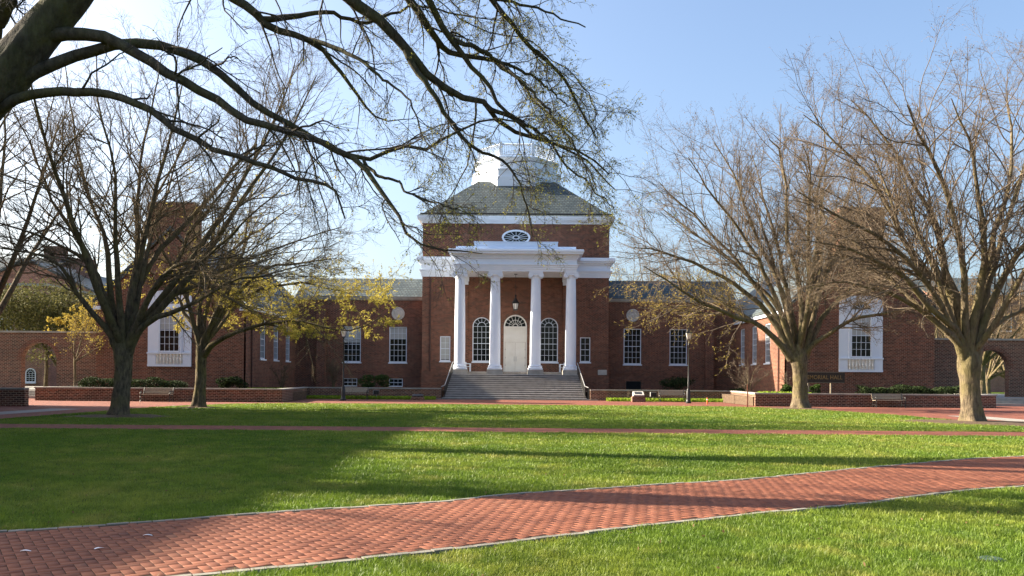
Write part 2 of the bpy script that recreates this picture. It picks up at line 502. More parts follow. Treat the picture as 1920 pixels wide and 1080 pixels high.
# edging stones on both sides
for nm, L, sgn, mat in (('far', farL, -1, M['edging']), ('near', nearL, 1, M['edging'])):
    Lr = resample(L[::4], 0.23)
    e = MB()
    for i in range(len(Lr)-1):
        a, b = Lr[i], Lr[i+1]
        if abs(a[0]) > 0.75*a[1]+1.5: continue
        t = (b-a)/np.linalg.norm(b-a); nn = np.array([-t[1], t[0]])*sgn
        q0 = a + t*0.006 + nn*0.0; q1 = b - t*0.006; wd = 0.075 + random.uniform(-.006, .006)
        pts = [q0, q1, q1+nn*wd, q0+nn*wd]
        if sgn < 0: pts = pts[::-1]
        zt_ = 0.030 + random.uniform(-.005, .005)
        e.slab([tuple(p_) for p_ in pts], 0.0, zt_)
    e.build('edging', mat, path)

# ------------------------------------------------------------------ walls with real openings
def wall(name, mat, Mp, U0, U1, V0, V1, ops, parent, depth=0.14):
    """flat wall in (u,v); Mp(u,v,n)->world, n outward. ops: (u0,u1,v0,v1,arched)"""
    us = sorted({U0, U1, *[o[0] for o in ops], *[o[1] for o in ops]})
    vs = sorted({V0, V1, *[o[2] for o in ops], *[o[3] for o in ops]})
    b = MB(Mp)
    for i in range(len(us)-1):
        for j in range(len(vs)-1):
            uc, vc = (us[i]+us[i+1])/2, (vs[j]+vs[j+1])/2
            if any(o[0] < uc < o[1] and o[2] < vc < o[3] for o in ops): continue
            b.quad((us[i],vs[j],0), (us[i+1],vs[j],0), (us[i+1],vs[j+1],0), (us[i],vs[j+1],0))
    for u0, u1, v0, v1, arch in ops:
        out = opening_outline(u0, u1, v0, v1, arch)
        if arch:
            r = (u1-u0)/2
            arc = [q for q in out if q[1] >= v1-r-1e-6]
            arc = sorted(arc)
            for a, c in zip(arc[:-1], arc[1:]):
                b.quad((a[0],a[1],0), (c[0],c[1],0), (c[0],v1,0), (a[0],v1,0))
        for k in range(len(out)):
            a, c = out[k], out[(k+1) % len(out)]
            b.quad((a[0],a[1],0), (c[0],c[1],0), (c[0],c[1],-depth), (a[0],a[1],-depth))
    return b.build(name, mat, parent)

def opening_outline(u0, u1, v0, v1, arch, n=14):
    if not arch: return [(u0,v0), (u1,v0), (u1,v1), (u0,v1)]
    r = (u1-u0)/2; uc = (u0+u1)/2
    pts = [(u0,v0), (u1,v0)]
    for k in range(n+1):
        a = math.pi*k/n
        pts.append((uc + r*math.cos(a), v1 - r + r*math.sin(a)))
    return pts

def ring(b, out, inn, n0, n1):
    """frame between two outlines (same count) from depth n0 to n1 (front)"""
    m = len(out)
    for k in range(m):
        a, c, d, e = out[k], out[(k+1) % m], inn[(k+1) % m], inn[k]
        b.quad((*a,n1), (*c,n1), (*d,n1), (*e,n1))
        b.quad((*e,n1), (*d,n1), (*d,n0), (*e,n0))
        b.quad((*c,n1), (*a,n1), (*a,n0), (*c,n0))

def window(parent, Mp, u0, u1, v0, v1, cols, rows, arch=False, n=-0.14, fr=0.085, blind=0.0, sill=True, mid=True, mat='white', label=None):
    """one sash window: frame and bars; the glass and a blind are its children"""
    b = MB(Mp)
    e = 0.004
    out = opening_outline(u0+e, u1-e, v0+e, v1-e, arch)
    inn = opening_outline(u0+fr, u1-fr, v0+fr*1.2, v1-fr, arch)
    ring(b, out, inn, n, n+0.07)
    a0, a1, c0, c1 = u0+fr, u1-fr, v0+fr*1.2, v1-fr
    t = 0.0125
    top = c1 - (a1-a0)/2 if arch else c1
    def bar(p0, p1, q0, q1, h=0.045): b.box(p0, p1, q0, q1, n, n+h)
    for i in range(1, cols):
        u = a0 + (a1-a0)*i/cols
        bar(u-t, u+t, c0, top)
    for j in range(1, rows if not arch else rows+1):
        v = c0 + (top-c0)*j/rows
        h = t*1.9 if (mid and j == rows//2) else t
        bar(a0, a1, v-h, v+h, 0.047 if h == t else 0.058)
    if arch:
        uc, r = (a0+a1)/2, (a1-a0)/2
        for k in range(1, 6):
            an = math.pi*k/6
            d = (math.cos(an), math.sin(an)); nrm = (-d[1]*t, d[0]*t)
            p = [(uc+d[0]*r*s0+nrm[0]*q, top+d[1]*r*s0+nrm[1]*q) for s0, q in ((.5,1),(.5,-1),(1,-1),(1,1))]
            b.quad(*[(x, y, n+0.045) for x, y in p])
        o2 = [(uc+r*.53*math.cos(math.pi*k/14), top+r*.53*math.sin(math.pi*k/14)) for k in range(15)]
        i2 = [(uc+r*.47*math.cos(math.pi*k/14), top+r*.47*math.sin(math.pi*k/14)) for k in range(15)]
        for k in range(14):
            b.quad((*i2[k],n+.046), (*o2[k],n+.046), (*o2[k+1],n+.046), (*i2[k+1],n+.046))
    if sill: b.box(u0-0.07, u1+0.07, v0-0.11, v0-0.004, -0.10, 0.075)
    o = b.build('window', M[mat], parent)
    if label: o['label'] = label
    g_ = MB(Mp)
    gi = opening_outline(u0+fr*.6, u1-fr*.6, v0+fr*.6, v1-fr*.6, arch)
    g_.add([(x, y, n+0.012) for x, y in gi], [tuple(range(len(gi)))])
    g_.build('pane', M['glass'], o)
    if blind:
        k = MB(Mp); vb = c1-(c1-c0)*blind
        k.quad((a0, vb, n+0.018), (a1, vb, n+0.018), (a1, c1-(0.0 if not arch else (a1-a0)/2), n+0.018), (a0, c1-(0.0 if not arch else (a1-a0)/2), n+0.018))
        k.build('blind', M['blind'], o)
    return o

def front(Y): return lambda u, v, n: (u, Y-n, v)
def face_right(X): return lambda u, v, n: (X+n, u, v)      # wall looking towards +X, u = Y
def face_left(X): return lambda u, v, n: (X-n, u, v)

# ------------------------------------------------------------------ the hall
TY = 75.3; TW = 8.5
hall = empty('brick_hall', (0, TY, 0), 'red brick hall with white columned portico, slate roofs and white cupola behind the lawn', 'building')
# central block
DO = (-1.06, 1.06, 2.31, 7.52, True)
AW = [(s*3.06-0.84, s*3.06+0.84, 3.22, 7.28, True) for s in (-1, 1)]
SW = [(s*6.38-0.47, s*6.38+0.47, 3.25, 5.52, False) for s in (-1, 1)]
wall('front_wall', M['brick'], front(TY), -TW, TW, 0, 15.8, [DO]+AW+SW, hall)
b = MB()
b.box(-TW, -TW+0.02, TY+0.002, 92.3, 0, 15.8).box(TW-0.02, TW, TY+0.002, 92.3, 0, 15.8).box(-TW+0.02, TW-0.02, 92.28, 92.3, 0, 15.8)
b.box(-TW+.03, TW-.03, TY+0.3, 92.2, 0, 15.7)
b.box(-TW-.06, -5.9, TY-.06, TY-.003, 0, 2.28).box(5.9, TW+.06, TY-.06, TY-.003, 0, 2.28)      # water table
b.build('side_wall', M['brick'], hall)
for k, o in enumerate(AW): window(hall, front(TY), *o[:4], 4, 6, True)
window(hall, front(TY), *SW[0][:4], 2, 4, blind=0.97, label='small sash window with its pale blind drawn down')
window(hall, front(TY), *SW[1][:4], 2, 4)
# jack arches and arch rings of rubbed brick are part of the wall surface; door in its white case
dm = front(TY)
b = MB(dm)
out = opening_outline(-1.056, 1.056, 2.312, 7.516, True); inn = opening_outline(-0.94, 0.94, 2.312, 7.40, True)
ring(b, out, inn, -0.14, 0.03)
b.box(-0.94, 0.94, 5.05, 6.30, -0.14, -0.07)
b.box(-1.0, 1.0, 6.30, 6.46, -0.14, 0.02)
b.box(-0.94, 0.94, 5.98, 6.12, -0.07, -0.02).box(-0.94, 0.94, 5.03, 5.10, -0.07, -0.03)
b.box(-0.80, 0.80, 5.25, 5.80, -0.07, -0.055)
for k in range(1, 8):
    an = math.pi*k/8; d = (math.cos(an), math.sin(an)); t = .016; q = (-d[1]*t, d[0]*t)
    P = [(d[0]*.94*s+q[0]*e, 6.46+d[1]*.94*s+q[1]*e, -.08) for s, e in ((.2,1),(.2,-1),(1,-1),(1,1))]
    b.quad(*P)
for rr in (.22, .58):
    for k in range(16):
        a0, a1 = math.pi*k/16, math.pi*(k+1)/16
        b.quad(*[(r_*math.cos(a), 6.46+r_*math.sin(a), -.079) for r_, a in ((rr-.018,a0),(rr+.018,a0),(rr+.018,a1),(rr-.018,a1))])
door_case = b.build('door_case', M['cream'], hall)
fl = MB(dm); pts = [( .93*math.cos(math.pi*k/16), 6.46+.93*math.sin(math.pi*k/16), -.11) for k in range(17)]
fl.add(pts, [tuple(range(17))]).build('fanlight', M['glass'], door_case)
for s in (-1, 1):
    b = MB(dm)
    u0, u1 = (0.006, 0.92) if s > 0 else (-0.92, -0.006)
    b.box(u0, u1, 2.33, 5.02, -0.14, -0.085)
    for v0, v1 in ((2.48,3.25),(3.37,4.05),(4.17,4.88)):
        for (p0,p1,q0,q1) in ((u0+.1,u1-.1,v0,v0+.03),(u0+.1,u1-.1,v1-.03,v1),(u0+.1,u0+.13,v0+.03,v1-.03),(u1-.13,u1-.1,v0+.03,v1-.03)):
            b.box(p0,p1,q0,q1,-.085,-.07)
    dr = b.build('door', M['cream'], hall)
    h = MB(dm); hx = s*0.09
    h.tube([(hx,3.28,-.085),(hx,3.28,-.03),(hx,3.72,-.03),(hx,3.72,-.085)], .018, 6)
    h.build('handle', M['steel'], dr)
    for hz in (2.85, 3.55, 4.3):
        k_ = MB(dm); k_.box(s*.90-.02, s*.90+.02, hz, hz+.12, -.085, -.066); k_.build('hinge', M['steel'], dr)
# string frieze round the block and top cornice
b = MB()
for p, z0, z1 in ((.07,10.93,11.11),(.13,11.11,11.30),(.19,11.30,11.47),(.28,11.47,11.56),(.10,11.56,12.08),(.22,12.08,12.22),(.38,12.22,12.38),(.50,12.38,12.58),(.44,12.58,12.70)):
    b.box(-TW-p, TW+p, TY-p, 92.3+p, z0, z1)
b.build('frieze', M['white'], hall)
b = MB()
for p, z0, z1 in ((.08,15.80,15.94),(.16,15.94,16.03),(.32,16.03,16.13),(.44,16.13,16.28),(.50,16.28,16.42)):
    b.box(-TW-p, TW+p, TY-p, 92.3+p, z0, z1)
b.build('cornice', M['white'], hall)
CYY = TY + TW
b = MB()
def frustum(b, h0, h1, z0, z1, cy=CYY):
    b.add([(-h0,cy-h0,z0),(h0,cy-h0,z0),(h0,cy+h0,z0),(-h0,cy+h0,z0),(-h1,cy-h1,z1),(h1,cy-h1,z1),(h1,cy+h1,z1),(-h1,cy+h1,z1)],
          [(0,1,5,4),(1,2,6,5),(2,3,7,6),(3,0,4,7),(4,5,6,7),(3,2,1,0)])
frustum(b, 8.98, 8.72, 16.422, 16.62)
frustum(b, 8.60, 3.74, 16.625, 20.75)
roof = b.build('roof', M['slate'], hall)
b = MB(); b.tube([(-8.66,CYY-8.66,16.66),(8.66,CYY-8.66,16.66)], .07).tube([(-8.66,CYY-8.66,16.66),(-8.66,CYY+8.66,16.66)], .07).tube([(8.66,CYY-8.66,16.66),(8.66,CYY+8.66,16.66)], .07)
b.build('gutter', M['black'], roof)
# cupola: flared octagon base, drum, balustrade
def ngon(a):
    r = a/math.cos(math.pi/8)
    return r
b = MB(); ph = math.pi/8
b.lathe(0, CYY, [(ngon(a), z) for a, z in ((4.42,20.2),(4.42,21.15),(4.32,21.2),(4.32,21.75),(4.42,21.8),(4.42,21.92),(3.92,21.95),(3.92,22.75),(4.02,22.8),(4.12,22.9),(4.22,23.0),(4.22,23.1),(3.9,23.12),(3.9,23.2))], 8, ph)
cup = b.build('cupola', M['white'], hall)
for k in range(8):
    a = k*math.pi/4 - math.pi/2
    cx_, cy_ = math.cos(a), math.sin(a)
    tx, ty = -cy_, cx_
    Mf = (lambda cx_, cy_, tx, ty: (lambda u, v, n: (cx_*(3.92+n)+tx*u, CYY+cy_*(3.92+n)+ty*u, v)))(cx_, cy_, tx, ty)
    q = MB(Mf)
    for rr, n1 in ((.30, .05),):
        ring(q, [(rr*math.cos(2*math.pi*j/16), 22.36+rr*math.sin(2*math.pi*j/16)) for j in range(16)],
             [((rr-.09)*math.cos(2*math.pi*j/16), 22.36+(rr-.09)*math.sin(2*math.pi*j/16)) for j in range(16)], 0.004, n1)
    for (u0,u1,v0,v1) in ((-1.35,1.35,22.02,22.06),(-1.35,1.35,22.66,22.70),(-1.35,-1.31,22.06,22.66),(1.31,1.35,22.06,22.66)):
        q.box(u0,u1,v0,v1,.003,.03)
    q.add([(.21*math.cos(2*math.pi*j/16), 22.36+.21*math.sin(2*math.pi*j/16), .008) for j in range(16)], [tuple(range(16))])
    q.build('round_window', M['white'], cup)
b = MB(); hb = 3.78
V8 = [(ngon(hb)*math.cos(ph+k*math.pi/4), CYY+ngon(hb)*math.sin(ph+k*math.pi/4)) for k in range(8)]
for k in range(8):
    a, c = Vector(V8[k]), Vector(V8[(k+1) % 8])
    b.lathe(a.x, a.y, [(.16,23.2),(.16,24.45),(.2,24.47),(.2,24.55)], 4, math.pi/4)
    for z, r_ in ((24.38,.085),(23.38,.07)):
        b.tube([(a.x,a.y,z),(c.x,c.y,z)], r_, 4)
    for j in range(1, 17):
        q_ = a.lerp(c, j/17)
        b.lathe(q_.x, q_.y, [(.035,23.4),(.06,23.6),(.03,23.95),(.05,24.3)], 5)
b.build('balustrade', M['white'], cup)
# oval window
b = MB(front(TY)); oc = 14.56
E = lambda ra, rb, n=28: [(ra*math.cos(2*math.pi*j/n), oc+rb*math.sin(2*math.pi*j/n)) for j in range(n)]
ring(b, E(1.30,.70), E(1.12,.54), 0.003, .10)
for j in range(14):
    a = 2*math.pi*(j+.5)/14; d = (1.12*math.cos(a), .54*math.sin(a)); L = math.hypot(*d); q = (-d[1]/L*.016, d[0]/L*.016)
    b.quad(*[(d[0]*s+q[0]*e, oc+d[1]*s+q[1]*e, .05) for s, e in ((.2,1),(.2,-1),(1,-1),(1,1))])
ring(b, E(.30,.17), E(.24,.12), .02, .055)
ow = b.build('oval_window', M['white'], hall)
b = MB(front(TY)); b.add([(x, y, .02) for x, y in E(1.14,.56)], [tuple(range(28))]); b.build('pane', M['glass'], ow)

# portico
PW = 5.22; PY = 71.02
b = MB()
for p, z0, z1 in ((0,10.93,11.10),(.06,11.10,11.28),(.12,11.28,11.45),(.20,11.45,11.53),(.04,11.53,12.0),(.12,12.0,12.12)):
    b.box(-PW-p, PW+p, PY-p, TY-.16, z0, z1)
for p, z0, z1 in ((.22,12.26,12.38),(.52,12.38,12.55),(.60,12.55,12.68),(.55,12.68,12.76)):
    b.box(-PW-p, PW+p, PY-p, TY-.16, z0, z1)
b.box(-PW-.12, PW+.12, PY-.12, TY-.16, 12.1205, 12.26)
for k in range(34):
    x = -PW-.15 + (2*PW+.3)*k/33
    b.box(x-.075, x+.075, PY-.24, PY-.121, 12.128, 12.258)
for k in range(13):
    y = PY-.1 + (TY-.4-PY)*k/12
    for s in (-1, 1):
        x0_, x1_ = (PW+.101, PW+.21) if s > 0 else (-PW-.21, -PW-.101)
        b.box(x0_, x1_, y, y+.15, 12.128, 12.258)
ent = b.build('entablature', M['white'], hall)
b = MB(); b.box(-5.16, 5.16, PY+.05, TY-.02, 12.765, 13.06); b.box(-3.60, 3.60, PY+.12, TY-.02, 13.06, 13.46); b.box(-3.64, 3.64, PY+.08, TY-.01, 13.46, 13.50)
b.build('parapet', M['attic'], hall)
for x in (-4.80, -1.75, 1.75, 4.80):
    yc = 71.55
    prof = [(.62,2.46),(.645,2.50),(.66,2.56),(.645,2.62),(.60,2.65),(.565,2.69),(.56,2.72),(.60,2.75),(.60,2.80),(.55,2.83),(.50,2.86)]
    z0, z1 = 2.88, 10.42
    for k in range(13):
        t = k/12; r_ = .468 - .072*(max(0, t-.25)/.75)**1.6
        prof.append((r_, z0+(z1-z0)*t))
    prof += [(.43,10.45),(.43,10.50),(.40,10.52)]
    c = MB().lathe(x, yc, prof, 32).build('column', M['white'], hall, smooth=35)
    MB().box(x-.68, x+.68, yc-.68, yc+.68, 2.062, 2.46).build('plinth', M['coping'], c)
    q = MB()
    q.lathe(x, yc, [(.40,10.52),(.50,10.60),(.54,10.66),(.50,10.70)], 24)
    q.box(x-.60, x+.60, yc-.52, yc+.52, 10.80, 10.928)
    q.box(x-.50, x+.50, yc-.46, yc+.46, 10.68, 10.80)
    for s in (-1, 1):
        for f in (-1, 1):
            yy = yc + f*.43
            P = []
            vs, fs = [], []
            for k in range(16):
                a = 2*math.pi*k/16
                for yq, rr in ((yy-.09,.205),(yy+.09,.205)):
                    vs.append((x+s*.46+rr*math.cos(a), yq, 10.62+rr*math.sin(a)))
            for k in range(16):
                fs.append((2*k, 2*((k+1) % 16), 2*((k+1) % 16)+1, 2*k+1))
            fs.append(tuple(2*k for k in range(16))); fs.append(tuple(2*k+1 for k in range(15, -1, -1)))
            q.add(vs, fs)
            # spiral eye
            for rr, dd in ((.13,.10),(.06,.115)):
                q.add([(x+s*.46+rr*math.cos(2*math.pi*k/12), yc+f*.43+f*dd, 10.62+rr*math.sin(2*math.pi*k/12)) for k in range(12)], [tuple(range(12))])
    q.build('capital', M['white'], c)
for x in (-4.80, 4.80):
    pil = MB().box(x-.46, x+.46, TY-.22, TY-.003, 2.31, 10.2).build('pilaster', M['brick'], hall)
    MB().box(x-.50, x+.50, TY-.27, TY-.003, 10.202, 10.52).box(x-.56, x+.56, TY-.33, TY-.003, 10.52, 10.926).build('capital', M['white'], pil)
# steps
b = MB(); tread = MB(); NS = 12; RH = 2.06/NS
for i in range(NS):
    hw = 5.72 - .26*i/(NS-1)
    y0_ = 65.9 + .40*i
    z1 = RH*(i+1)
    b.box(-hw, hw, y0_, TY-.003, z1-RH+.0005*i, z1-.045)
    tread.box(-hw-.012, hw+.012, y0_-.075, y0_+.45 if i < NS-1 else 72.749, z1-.0445, z1)
b.box(-5.25, 5.25, 72.75, TY-.003, 2.0605, 2.31)
b.box(-6.6, 6.6, 65.35, TY-.004, 0.012, 0.06)
fs_ = b.build('front_steps', M['granite_shaded'], hall)
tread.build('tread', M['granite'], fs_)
for s in (-1, 1):
    b = MB()
    def xr(t): return s*(5.60 - .26*t)
    top, bot = (xr(1), 70.7, 2.06), (xr(0), 66.1, .17)
    n_ = 26
    b.tube([(xr(1), 70.9, 2.06), (xr(1), 70.9, 3.05)], .03); b.tube([(xr(0), 66.0, .1), (xr(0), 66.0, 1.12)], .035)
    b.tube([(xr(0)+s*.25,65.8,.05),(xr(0)+s*.25,65.8,1.05)], .03)
    for k in range(1, n_):
        t = k/n_; y_ = 66.0+4.9*t; z_ = .1 + 1.96*t
        b.tube([(xr(t), y_, z_+.08), (xr(t), y_, z_+1.0)], .013, 4)
    b.tube([(xr(0), 66.0, .24), (xr(1), 70.9, 2.2)], .018, 4)
    rail = b.build('handrail', M['black'], hall)
    MB().tube([(xr(0)+s*.25,65.75,1.02),(xr(0), 66.0, 1.13), (xr(1), 70.9, 3.07), (xr(1), 71.3, 3.10)], .036, 8).build('grip', M['steel'], rail)
# cornerstone and small vents
MB().box(7.55, 8.35, TY-.085, TY-.062, 2.10, 2.30).box(7.55, 8.35, TY-.085, TY-.003, 2.30, 2.56).build('cornerstone', M['stone'], hall)

# low connecting ranges and the wings
HY_ = 77.0
def rng_blind(i): return [0.32, 0.0, 0.0, 0.0][i]
bi = 0
for s in (-1, 1):
    Mf = front(HY_)
    lo, hi = (TW+.003, 20.5) if s > 0 else (-20.5, -TW-.003)
    ops = [(s*c-.82, s*c+.82, 3.12, 6.45, False) for c in (10.92, 15.2)]
    if s < 0: ops += [(-11.75,-10.45,.86,1.62,False), (-16.05,-14.7,.86,1.62,False)]
    else: ops += [(10.35,11.75,.72,1.55,False)]
    wall('range_wall', M['brick'], Mf, lo, hi, 0, 8.9, ops, hall)
    for k, o in enumerate(ops[:2]):
        bl_ = (.33 if k == 0 else .45) if s < 0 else 0.0
        window(hall, Mf, *o[:4], 4, 6, blind=bl_)
    if s < 0:
        for o in ops[2:]: window(hall, Mf, *o[:4], 3, 2, sill=False, fr=.07)
    else:
        q = MB(Mf); o = ops[2]; ring(q, opening_outline(*o[:4], False), opening_outline(o[0]+.05,o[1]-.05,o[2]+.05,o[3]-.05,False), -.14, -.02)
        for k in range(7): q.add([(o[0]+.05,o[2]+.07+k*.105,-.03),(o[1]-.05,o[2]+.07+k*.105,-.03),(o[1]-.05,o[2]+.15+k*.105,-.11),(o[0]+.05,o[2]+.15+k*.105,-.11)], [(0,1,2,3)])
        q.quad((o[0],o[2],-.139),(o[1],o[2],-.139),(o[1],o[3],-.139),(o[0],o[3],-.139))
        q.build('louvre_vent', M['black'], hall)
    b = MB(Mf); b.box(lo, hi, 8.9, 9.0, -.3, .06); b.box(lo, hi, 9.0, 9.22, -.3, .14); b.build('eaves', M['coping'], hall)
    b = MB(); b.add([(lo,HY_-.2,9.22),(hi,HY_-.2,9.22),(hi,HY_+3.7,11.35),(lo,HY_+3.7,11.35),(hi,HY_+8,9.22),(lo,HY_+8,9.22)], [(0,1,2,3),(3,2,4,5)])
    b.build('range_roof', M['slate'], hall)
    b = MB(Mf); b.box(lo+ (0 if s<0 else .06), hi-(.06 if s<0 else 0), 2.20, 2.28, .003, .035); b.build('water_table', M['brick'], hall)
    # medallion
    q = MB()
    vs, fs = [], []
    prof = [(.60,.003),(.60,.08),(.52,.10),(.50,.06),(.36,.06),(.33,.09),(.29,.09),(.27,.065),(.12,.065),(.07,.09)]
    for r_, nn in prof:
        for k in range(28):
            a = 2*math.pi*k/28
            vs.append((s*10.92+r_*math.cos(a), HY_-nn, 7.67+r_*math.sin(a)))
    for i in range(len(prof)-1):
        for k in range(28): fs.append((i*28+k, i*28+(k+1) % 28, (i+1)*28+(k+1) % 28, (i+1)*28+k))
    fs.append(tuple((len(prof)-1)*28+k for k in range(28)))
    for k in range(10):
        a = 2*math.pi*k/10
        x_, z_ = s*10.92+.43*math.cos(a), 7.67+.43*math.sin(a)
        b_ = len(vs); vs += [(x_-.05,HY_-.061,z_-.05),(x_+.05,HY_-.061,z_-.05),(x_+.05,HY_-.061,z_+.05),(x_-.05,HY_-.061,z_+.05),(x_,HY_-.11,z_)]
        fs += [(b_,b_+1,b_+4),(b_+1,b_+2,b_+4),(b_+2,b_+3,b_+4),(b_+3,b_,b_+4)]
    q.add(vs, fs); q.build('medallion', M['stone'], hall)
    # pier between range and wing
    MB().box(*sorted((s*17.6, s*18.4)), HY_-.55, HY_-.003, 0, 8.2).build('pier', M['brick'], hall)
    # wing
    WX, WO, WY, WB, WE, WA = 20.5, 31.7, 62.5, 85.0, 7.2, 12.8
    wc = (WX+WO)/2
    Mi = face_right(-WX) if s < 0 else face_left(WX)
    wops = [(c-.72, c+.72, 3.12, 6.35, False) for c in (67.2, 70.9, 74.6)]
    wall('wing_side_wall', M['brick'], Mi, WY+.003, HY_+8, 0, WE, wops, hall)
    for o in wops: window(hall, Mi, *o[:4], 4, 6)
    b = MB()
    xs_ = sorted((s*WX, s*WO))
    b.prism([(xs_[0],0),(xs_[1],0),(xs_[1],WE),(s*wc,WA-.15),(xs_[0],WE)], WY, WY+.4)
    o_ = s*WO
    b.box(*sorted((o_, o_-s*.3)), WY+.4, WB, 0, WE)
    b.box(xs_[0], xs_[1], WB, WB+.3, 0, WE)
    b.build('wing_wall', M['brick'], hall)
    b = MB()
    for e in (-1, 1):
        ex, ax = s*wc + e*((WO-WX)/2+.25), s*wc
        ez = WE - .05
        b.add([(ex,WY-.12,ez),(ax,WY-.12,WA),(ax,WB+.4,WA),(ex,WB+.4,ez),(ex,WY-.12,ez+.2),(ax,WY-.12,WA+.24),(ax,WB+.4,WA+.24),(ex,WB+.4,ez+.2)],
              [(0,1,2,3),(4,7,6,5),(0,4,5,1),(3,2,6,7),(0,3,7,4)])
    b.build('wing_roof', M['slate'], hall)
    b = MB(); rk = MB()
    for e in (-1, 1):
        ex, ax = s*wc + e*((WO-WX)/2+.16), s*wc
        z0_ = WE-.1
        rk.add([(ex,WY-.10,z0_-.16),(ax,WY-.10,WA-.24),(ax,WY-.10,WA-.02),(ex,WY-.10,z0_+.06),(ex,WY-.003,z0_-.16),(ax,WY-.003,WA-.24),(ax,WY-.003,WA-.02),(ex,WY-.003,z0_+.06)],
              [(0,1,2,3),(3,2,6,7),(0,4,5,1),(4,7,6,5),(0,3,7,4)])
        MB().box(*sorted((ex, ex-e*.5)), WY-.16, WY-.004, z0_-.44, z0_-.17).build('eaves_return', M['white'], hall)
    # eaves board along the inner side
    b.box(*sorted((s*(WX-.16), s*(WX-.003))), WY+.02, HY_+6, WE-.34, WE-.06)
    b.build('eaves_board', M['white'], hall)
    rk.build('raking_coping', M['slate'], hall)
    ch = MB().box(s*wc-1.7, s*wc+1.7, WY-.10, WY+1.7, 9.4, 14.2).box(s*wc-1.78, s*wc+1.78, WY-.18, WY+1.78, 14.2, 14.5).box(s*wc-1.68, s*wc+1.68, WY-.08, WY+1.68, 14.5, 14.75).build('chimney', M['brick'], hall)
    MB().box(s*wc-1.72, s*wc+1.72, WY-.12, WY+1.72, 14.752, 14.86).build('cap', M['coping'], ch)
    # tall white window surround with balustrade
    wx = s*wc
    Mw = lambda u, v, n, wx=wx: (wx+u, WY-n, v)
    arcp = [(1.64,7.55)] + [(1.64*math.cos(a)**.8 if math.cos(a) > 0 else -1.64*abs(math.cos(a))**.8, 7.55+.62*math.sin(a)) for a in [math.pi*k/14 for k in range(1,14)]] + [(-1.64,7.55)]
    poly = [(-1.64,2.44),(1.64,2.44)] + arcp
    b = MB(Mw)
    m_ = len(poly)
    b.add([(x,z,.003) for x,z in poly]+[(x,z,.09) for x,z in poly], [tuple(range(m_,2*m_))]+[(i,(i+1)%m_,m_+(i+1)%m_,m_+i) for i in range(m_)])
    b.box(-1.68,1.68,3.36,3.47,.09,.20); b.box(-1.66,1.66,2.40,2.58,.09,.15)
    b.box(-1.64,-1.02,2.58,3.36,.09,.14); b.box(1.02,1.64,2.58,3.36,.09,.14)
    b.box(-.95,.95,6.80,6.92,.09,.16)
    b.box(-.92,-.80,3.47,6.80,.09,.15); b.box(.80,.92,3.47,6.80,.09,.15)
    sur = b.build('window_surround', M['white'], hall)
    b = MB(Mw); b.add([(x,z,.094) for x,z in ((-1.0,2.60),(1.0,2.60),(1.0,3.34),(-1.0,3.34))], [(0,1,2,3)]); b.build('panel', M['cream'], sur)
    b = MB()
    for k in range(8):
        u = -.88+1.76*k/7
        b.lathe(wx+u, WY-.155, [(.045,2.585),(.045,2.64),(.03,2.67),(.07,2.84),(.06,2.93),(.028,3.14),(.045,3.2),(.035,3.26),(.05,3.3),(.05,3.355)], 8)
    b.build('balustrade', M['cream'], sur)
    window(hall, lambda u, v, n, wx=wx: (wx+u, WY-.232-n, v), -.79, .79, 3.49, 6.78, 4, 6, sill=False, blind=(.48 if s < 0 else .5), n=-.14)
    q = MB(lambda u, v, n, wx=wx: (wx+u, WY-n, v))
    A_ = [(-.70,7.15),(.70,7.15)]+[(.70*math.cos(math.pi*k/12), 7.15+.58*math.sin(math.pi*k/12)) for k in range(1,12)]
    q.add([(x,z,.10) for x,z in A_], [tuple(range(len(A_)))])
    lun = q.build('lunette', M['glass'], hall)
    q = MB(lambda u, v, n, wx=wx: (wx+u, WY-n, v))
    for k in range(1,5):
        a = math.pi*k/5; d = (.7*math.cos(a), .58*math.sin(a)); L = math.hypot(*d); nq = (-d[1]/L*.015, d[0]/L*.015)
        q.quad(*[(d[0]*t_+nq[0]*e, 7.15+d[1]*t_+nq[1]*e, .112) for t_, e in ((.1,1),(.1,-1),(1,-1),(1,1))])
    q.build('bars', M['white'], lun)
    # downpipes
    b = MB()
    b.tube([(s*(WX-.09), 64.1, 0.1), (s*(WX-.09), 64.1, WE-.36)], .055, 8)
    b.build('downpipe', M['pipe'], hall)
b = MB()
b.tube([(-TW+.75,TY-.07,2.3),(-TW+.75,TY-.07,10.9)], .06, 8).build('downpipe', M['pipe'], hall)

# lantern, white benches on the landing
lt = empty('hanging_lantern', (0, 73.0, 6.9), 'black lantern hanging between the columns above the white double door', 'lantern')
b = MB(); b.tube([(0,73,8.3),(0,73,10.92)], .018, 5).lathe(0,73,[(.05,8.3),(.10,8.2),(.05,8.1),(.14,7.9),(.30,7.62),(.33,7.56),(.30,7.52)],8)
b.lathe(0,73,[(.16,6.92),(.19,6.98),(.16,7.02)],8)
for k in range(6):
    a = 2*math.pi*k/6; b.tube([(.165*math.cos(a),73+.165*math.sin(a),7.0),(.275*math.cos(a),73+.275*math.sin(a),7.54)],.018,4)
for s in (-1,1): b.tube([(s*.2,73,7.62),(s*.5,73,7.68),(s*.58,73,7.6)],.016,4)
b.v=[(x,y,z+.8 if z<10 else z) for x,y,z in b.v]
b.build('frame', M['black'], lt)
MB().lathe(0,73,[(.145,7.82),(.25,8.33)],8).build('glass', M['lamp_glass'], lt)
MB().box(-.15,.15,72.85,73.15,10.90,10.928).build('ceiling_plate', M['black'], lt)
